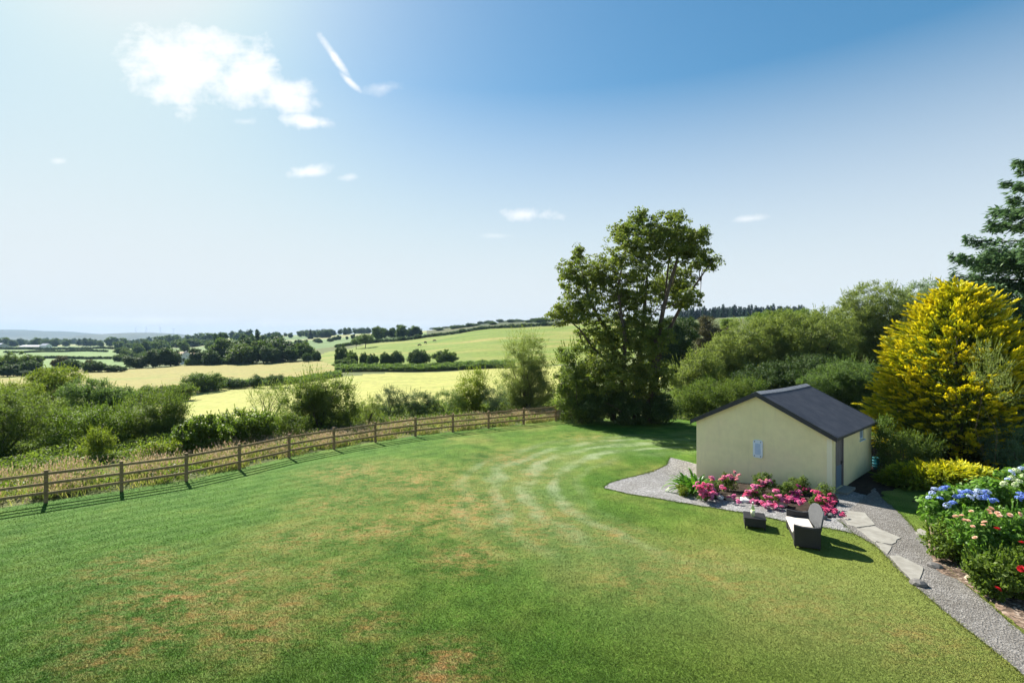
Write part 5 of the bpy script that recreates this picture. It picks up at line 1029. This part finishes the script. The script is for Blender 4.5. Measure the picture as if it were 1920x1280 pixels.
def strap_plant():
    c2 = gr(1302, 920); g = h1(*c2) + .05; root = thing('strap_leaved_plant', 'clump of arching green strap leaves at the left end of the rose bed', 'plant', (c2[0], c2[1], g)); rng = np.random.default_rng(6); protos = []
    for k in range(5):
        L = (.8, .9, 1.0, .85, 1.05)[k]; V = []; n = 6; pts = []; a0 = 1.25 - .12 * k; p = np.zeros(3)
        for i in range(n + 1): pts.append(p.copy()); an = a0 - 1.6 * (i / n) ** 1.5 * (1 + .12 * k) ; p = p + np.array([math.cos(an), 0, math.sin(an)]) * L / n
        mb = MB(); vs = []
        for i, q in enumerate(pts): w = .055 * math.sin(math.pi * (.12 + .85 * i / n)) ** .7; vs += [q + np.array([0, w, .012]), q, q + np.array([0, -w, .012])]
        fs = []
        for i in range(n): fs += [(3 * i, 3 * i + 1, 3 * i + 4, 3 * i + 3), (3 * i + 1, 3 * i + 2, 3 * i + 5, 3 * i + 4)]
        mb.add(vs, fs); me = bpy.data.meshes.new('leaf'); me.from_pydata(mb.v, [], mb.f); at_ = me.attributes.new('tone', 'FLOAT', 'POINT'); at_.data.foreach_set('value', np.full(len(mb.v), k / 4, np.float32)); me.materials.append(M['strap']); protos.append(me)
    for k in range(150):
        o = link('leaf', protos[k % 5], None, root); r = rng.uniform(0, .38); a = rng.uniform(0, 6.28); o.location = (r * math.cos(a), r * math.sin(a), 0); o.rotation_euler = (rng.normal() * .12, rng.normal() * .25 - .1, a + rng.normal() * .5); s = rng.uniform(.6, 1.15); o.scale = (s, s, s)
strap_plant()
plant('small_plant', 'tiny yellow leaved plant at the front left corner of the rose bed', 'plant', [(1279, 915, 6, 6)], 19.9, M['yellowgreen'], .1, 4000, .05, .6, 4, .006, 0, seed=60)

def stones():
    S = [(1281, 922, .17, 'white rounded stone at the left corner of the rose bed', 0), (1296, 922, .15, 'brown flat stone second from the left of the bed edge', 1), (1309, 925, .14, 'small brown stone under the strap leaves', 1), (1350, 932, .16, 'long grey stone below the left roses', 0), (1368, 935, .18, 'tan stone left of the pair of pale stones', 1), (1382, 937, .17, 'low tan stone left of the white one', 1), (1396, 939, .20, 'white angular stone in the middle of the bed edge', 0), (1408, 941, .15, 'dark grey stone right of the white angular one', 2), (1461, 948, .24, 'big sandy rounded stone left of the sofa', 1), (1522, 968, .18, 'grey stone at the right end of the bed', 2), (1541, 972, .16, 'dark stone at the bed end by the flagstones', 2), (1556, 968, .14, 'small dark stone at the corner of the bed by the path', 2)]
    mats = [simple_mat('pale_stone', (.50, .48, .44), (.74, .72, .68), 6, .85, .2, .5, .02), simple_mat('tan_stone', (.27, .21, .15), (.46, .38, .29), 6, .85, .2, .5, .02), simple_mat('dark_stone', (.09, .085, .08), (.20, .19, .18), 6, .85, .2, .5, .02)]
    extra = [(1722, 1098, .16, 'grey edging stone by the largest flagstone', 2), (1832, 1092, .20, 'brown grey rock under the lower flowers right of the path', 1), (1858, 1112, .17, 'long low rock in the mulch by the red flower', 1), (1752, 1064, .15, 'dark rock at the tip of the shrub bed', 2), (1655, 893, .16, 'pale stone in the shade behind the shed', 0), (1650, 903, .12, 'smaller grey stone in the shade behind the shed', 2)]
    for k, (px, py, r, lab, mi) in enumerate(S + extra):
        rng = np.random.default_rng(500 + k); bm = bmesh.new(); bmesh.ops.create_icosphere(bm, subdivisions=2, radius=r); pl = unit(rng, 9)
        for v in bm.verts:
            d = np.array(v.co) / r; f = 1.0
            for q in pl: f = min(f, .78 / max(np.dot(d, q), .3))
            f *= 1 + rng.normal() * .025; v.co = Vector((d[0] * r * f * 1.25, d[1] * r * f * .95, d[2] * r * f * .72))
        me = bpy.data.meshes.new('garden_stone'); bm.to_mesh(me); bm.free(); p = gr(px, py); o = link('garden_stone', me, mats[mi]); o.location = (p[0], p[1], h1(*p) + r * .32); o.rotation_euler = (0, 0, rng.uniform(-.5, .5) - .7); props(o, lab, 'stone', 'stones edging the garden beds')
stones()

def shrub_bed():
    hb = [floret_head(700 + k, .082, M[m]) for k, m in enumerate(['blue', 'blue', 'paleblueflower', 'cream'])]
    def C7(x, y): return 1560 + x / 2.91, 840 + y / 2.91
    def add_blooms(root, pts, Z, meshes, nm, sc=(.9, 1.2), seed=0):
        rng = np.random.default_rng(seed); org = np.array(root.location)
        for x, y in pts:
            px, py = C7(x, y); p = at(px, py, Z + rng.uniform(-.25, .25)); o = link(nm, meshes[rng.integers(len(meshes))], None, root); o.location = Vector(p - org); s = rng.uniform(*sc); o.scale = (s, s, s); o.rotation_euler = (rng.normal() * .35 + .3, rng.normal() * .3, rng.uniform(0, 6.28))
    h1_ = plant('hydrangea', 'hydrangea bush with rich blue flower heads by the path', 'hydrangea', [(1800, 962, 60, 52), (1765, 965, 30, 42), (1845, 950, 45, 50)], 15.6, M['hydrangea'], .24, 900, .14, .62, 12, .02, 0, seed=70, inner=.3)
    add_blooms(h1_, [(530, 270), (547, 245), (562, 226), (590, 275), (606, 222), (630, 312), (660, 300), (680, 266), (705, 262), (722, 243), (747, 238), (772, 248), (800, 236), (828, 238), (845, 240), (752, 270), (790, 265), (820, 270), (840, 262), (868, 287), (890, 284), (625, 215), (700, 240)], 14.75, hb[:3], 'flower_head', seed=1)
    h2_ = plant('hydrangea', 'taller hydrangea with cream green heads at the right edge', 'hydrangea', [(1905, 935, 48, 52), (1960, 930, 50, 60)], 15.8, M['hydrangea'], .24, 900, .14, .62, 12, .02, 0, seed=71, inner=.3)
    add_blooms(h2_, [(978, 132), (960, 170), (1005, 122), (1035, 112), (1000, 198), (1045, 150), (1020, 180), (940, 195), (985, 165)], 15.0, hb[2:], 'flower_head', seed=2); add_blooms(h2_, [(1028, 250), (1040, 278), (1018, 272), (1050, 262)], 14.9, hb[1:3], 'flower_head', seed=3)
    ros = [rosette(720 + k, .062, 8, 4, M['peach']) for k in range(2)]; red = [rosette(730, .066, 8, 4, M['red'])]
    d1 = plant('rose_shrub', 'leafy shrub with peach pink blooms in front of the hydrangeas', 'flowering shrub', [(1868, 1000, 52, 44), (1915, 1000, 50, 46), (1825, 1000, 30, 34)], 13.3, M['hydrangea'], .22, 1000, .10, .55, 12, .02, 20, .3, seed=72, inner=.3)
    add_blooms(d1, [(868, 330), (866, 357), (856, 342), (760, 345), (708, 368), (720, 392), (675, 373), (832, 404), (824, 420), (768, 427), (915, 370), (903, 355), (970, 365), (1024, 360), (742, 397), (780, 488)], 12.45, ros, 'bloom', seed=4); add_blooms(d1, [(900, 440), (1034, 515)], 12.35, red, 'bloom', seed=5)
    plant('leafy_shrub', 'light green leafy shrub without blooms at the tip of the shrub bed', 'shrub', [(1775, 1018, 34, 36), (1800, 1030, 28, 30)], 13.9, M['laurel'], .2, 1100, .10, .55, 10, .02, 20, .3, seed=73, inner=.3)
    d2 = plant('dahlia', 'lowest leafy plant with a few red blooms at the right edge by the path', 'flowering shrub', [(1865, 1072, 44, 32), (1910, 1085, 46, 46), (1955, 1080, 50, 60)], 11.9, M['laurel'], .19, 1200, .095, .5, 12, .018, 20, .3, seed=74, inner=.3)
    add_blooms(d2, [(904, 768), (1034, 658)], 11.2, red, 'bloom', (1.1, 1.4), seed=6)
shrub_bed()

# ------------------------------------------------------------------ far small things
def cows():
    me = bpy.data.meshes.new('body'); V = [(0, 0, 1.15), (.55, 0, 1.2), (-.6, 0, 1.18), (.95, 0, 1.25), (1.25, 0, .95), (1.45, 0, .65), (.6, .2, .7), (.6, .2, .05), (.6, -.2, .7), (.6, -.2, .05), (-.6, .22, .75), (-.65, .22, .05), (-.6, -.22, .75), (-.65, -.22, .05), (-.95, 0, 1.2), (-1.02, 0, .6)]
    E = [(0, 1), (0, 2), (1, 3), (3, 4), (4, 5), (1, 6), (6, 7), (1, 8), (8, 9), (2, 10), (10, 11), (2, 12), (12, 13), (2, 14), (14, 15)]; me.from_pydata(V, E, [])
    o = bpy.data.objects.new('body', me); COL.objects.link(o); sk = o.modifiers.new('skin', 'SKIN'); ss = o.modifiers.new('sub', 'SUBSURF'); ss.levels = ss.render_levels = 1
    rr = [.40, .38, .38, .24, .17, .11, .12, .07, .12, .07, .13, .07, .13, .07, .06, .04]
    for i, r in enumerate(rr): me.skin_vertices[0].data[i].radius = (r, r)
    dg = bpy.context.evaluated_depsgraph_get(); m2 = bpy.data.meshes.new_from_object(o.evaluated_get(dg)); bpy.data.objects.remove(o); m2.name = 'cow'
    m2.materials.clear(); m2.materials.append(M['hide'])
    for px, Z, rz, lab in ((786, 300, .3, 'lowest dark cow grazing on the hill pasture'), (798, 318, 2.6, 'middle dark cow on the hill pasture'), (814, 330, .1, 'highest dark cow on the hill pasture')):
        g = ground_at(px, Z); c = link('cow', m2); c.location = g; c.rotation_euler = (0, 0, rz); props(c, lab, 'cow', 'cows on the hill pasture')
cows()
def turbines():
    tw = MB(); tw.tube([(0, 0, -4), (0, 0, 46)], [1.5, .8], 8); tm = tw.mesh('tower', True); tm.materials.append(M['white']); nb = MB(); nb.box(-1, 1, -2, 3, 45, 47); nm = nb.mesh('nacelle', bevel=.3); nm.materials.append(M['white'])
    bl = MB(); bl.add([(-.6, -2.2, 0), (.6, -2.2, 0), (.9, -2.3, 5), (.15, -2.4, 22), (-.15, -2.4, 22), (-.6, -2.0, 0), (.6, -2.0, 0), (.9, -2.1, 5), (.15, -2.25, 22), (-.15, -2.25, 22)], [(0, 1, 2, 3, 4), (9, 8, 7, 6, 5)] + [(i, (i + 1) % 5, 5 + (i + 1) % 5, 5 + i) for i in range(5)]); bm_ = bl.mesh('blade'); bm_.materials.append(M['white'])
    for px, lab in ((255, 'leftmost wind turbine on the far hill'), (274, 'second wind turbine from the left on the far hill'), (301, 'third wind turbine from the left on the far hill'), (325, 'rightmost wind turbine on the far hill')):
        Z = 4600; y = np.interp(px, [235, 260, 285, 315, 345], [626, 624, 623.5, 625, 628]); r = thing('wind_turbine', lab, 'wind turbine', tuple(at(px, y + .6, Z)), .2, 'wind turbines on the far hill'); link('tower', tm, None, r); link('nacelle', nm, None, r)
        for k in range(3): b = link('blade', bm_, None, r); b.location = (0, 0, 46); b.rotation_euler = (0, k * 2.094 + px * .3, 0)
turbines()
def building(name, label, cat, px, Z, w, d, eave, apex, rz, wall, roof):
    g = ground_at(px, Z); r = thing(name, label, cat, tuple(g), rz); b = MB(); gb = [(-w / 2, -1), (w / 2, -1), (w / 2, eave), (0, apex), (-w / 2, eave)]
    b.add([(x, y, z) for y in (-d / 2, d / 2) for x, z in gb], [(0, 1, 2, 3, 4), (9, 8, 7, 6, 5)] + [(i, (i + 1) % 5, 5 + (i + 1) % 5, 5 + i) for i in range(5)]); b.build('wall', wall, r)
    for s in (-1, 1):
        q = MB(); e = .4; sl = (apex - eave) / (w / 2); x1 = w / 2 + e; q.add([(s * x, y, z + t) for t in (.04, .24) for y in (-d / 2 - e, d / 2 + e) for x, z in ((0, apex), (x1, apex - sl * x1))], [(0, 1, 3, 2), (4, 6, 7, 5), (0, 4, 5, 1), (2, 3, 7, 6), (0, 2, 6, 4), (1, 5, 7, 3)]); q.build('roof_slope', roof, r)
    for k in (-.25, .25): q = MB(); q.box(k * w - .5, k * w + .5, -d / 2 - .05, -d / 2 - .003, eave * .3, eave * .75); q.build('window', M['glass'], r)
building('barn', 'grey roofed barn at the left edge above the green fields', 'barn', -2, 705, 14, 22, 4.5, 8, 1.2, M['wallgrey'], M['barnroof'])
building('barn', 'long low farm shed right of the barn above the green fields', 'barn', 62, 715, 12, 30, 3, 5, 1.5, M['hide'], M['barnroof'])
building('farmhouse', 'small white farmhouse right of the long farm shed', 'house', 86, 712, 8, 12, 5, 8, 1.3, M['white'], M['barnroof'])
building('house', 'pale house half hidden by trees beside the stubble field', 'house', 350, 285, 6, 9, 4.5, 7, .6, M['white'], M['board'])

# ------------------------------------------------------------------ air
def haze():
    me = MB().box(-8500, 8500, -300, 7000, -14, 190).mesh('haze'); m = bpy.data.materials.new('thin_air'); m.use_nodes = True; nt = m.node_tree; nt.nodes.clear()
    o = nt.nodes.new('ShaderNodeOutputMaterial'); v = nt.nodes.new('ShaderNodeVolumePrincipled'); v.inputs['Color'].default_value = (.44, .68, 1, 1); v.inputs['Density'].default_value = 7.5e-5; v.inputs['Anisotropy'].default_value = 0.0
    nt.links.new(v.outputs[0], o.inputs['Volume']); props(link('haze', me, m), kind='stuff')
haze()
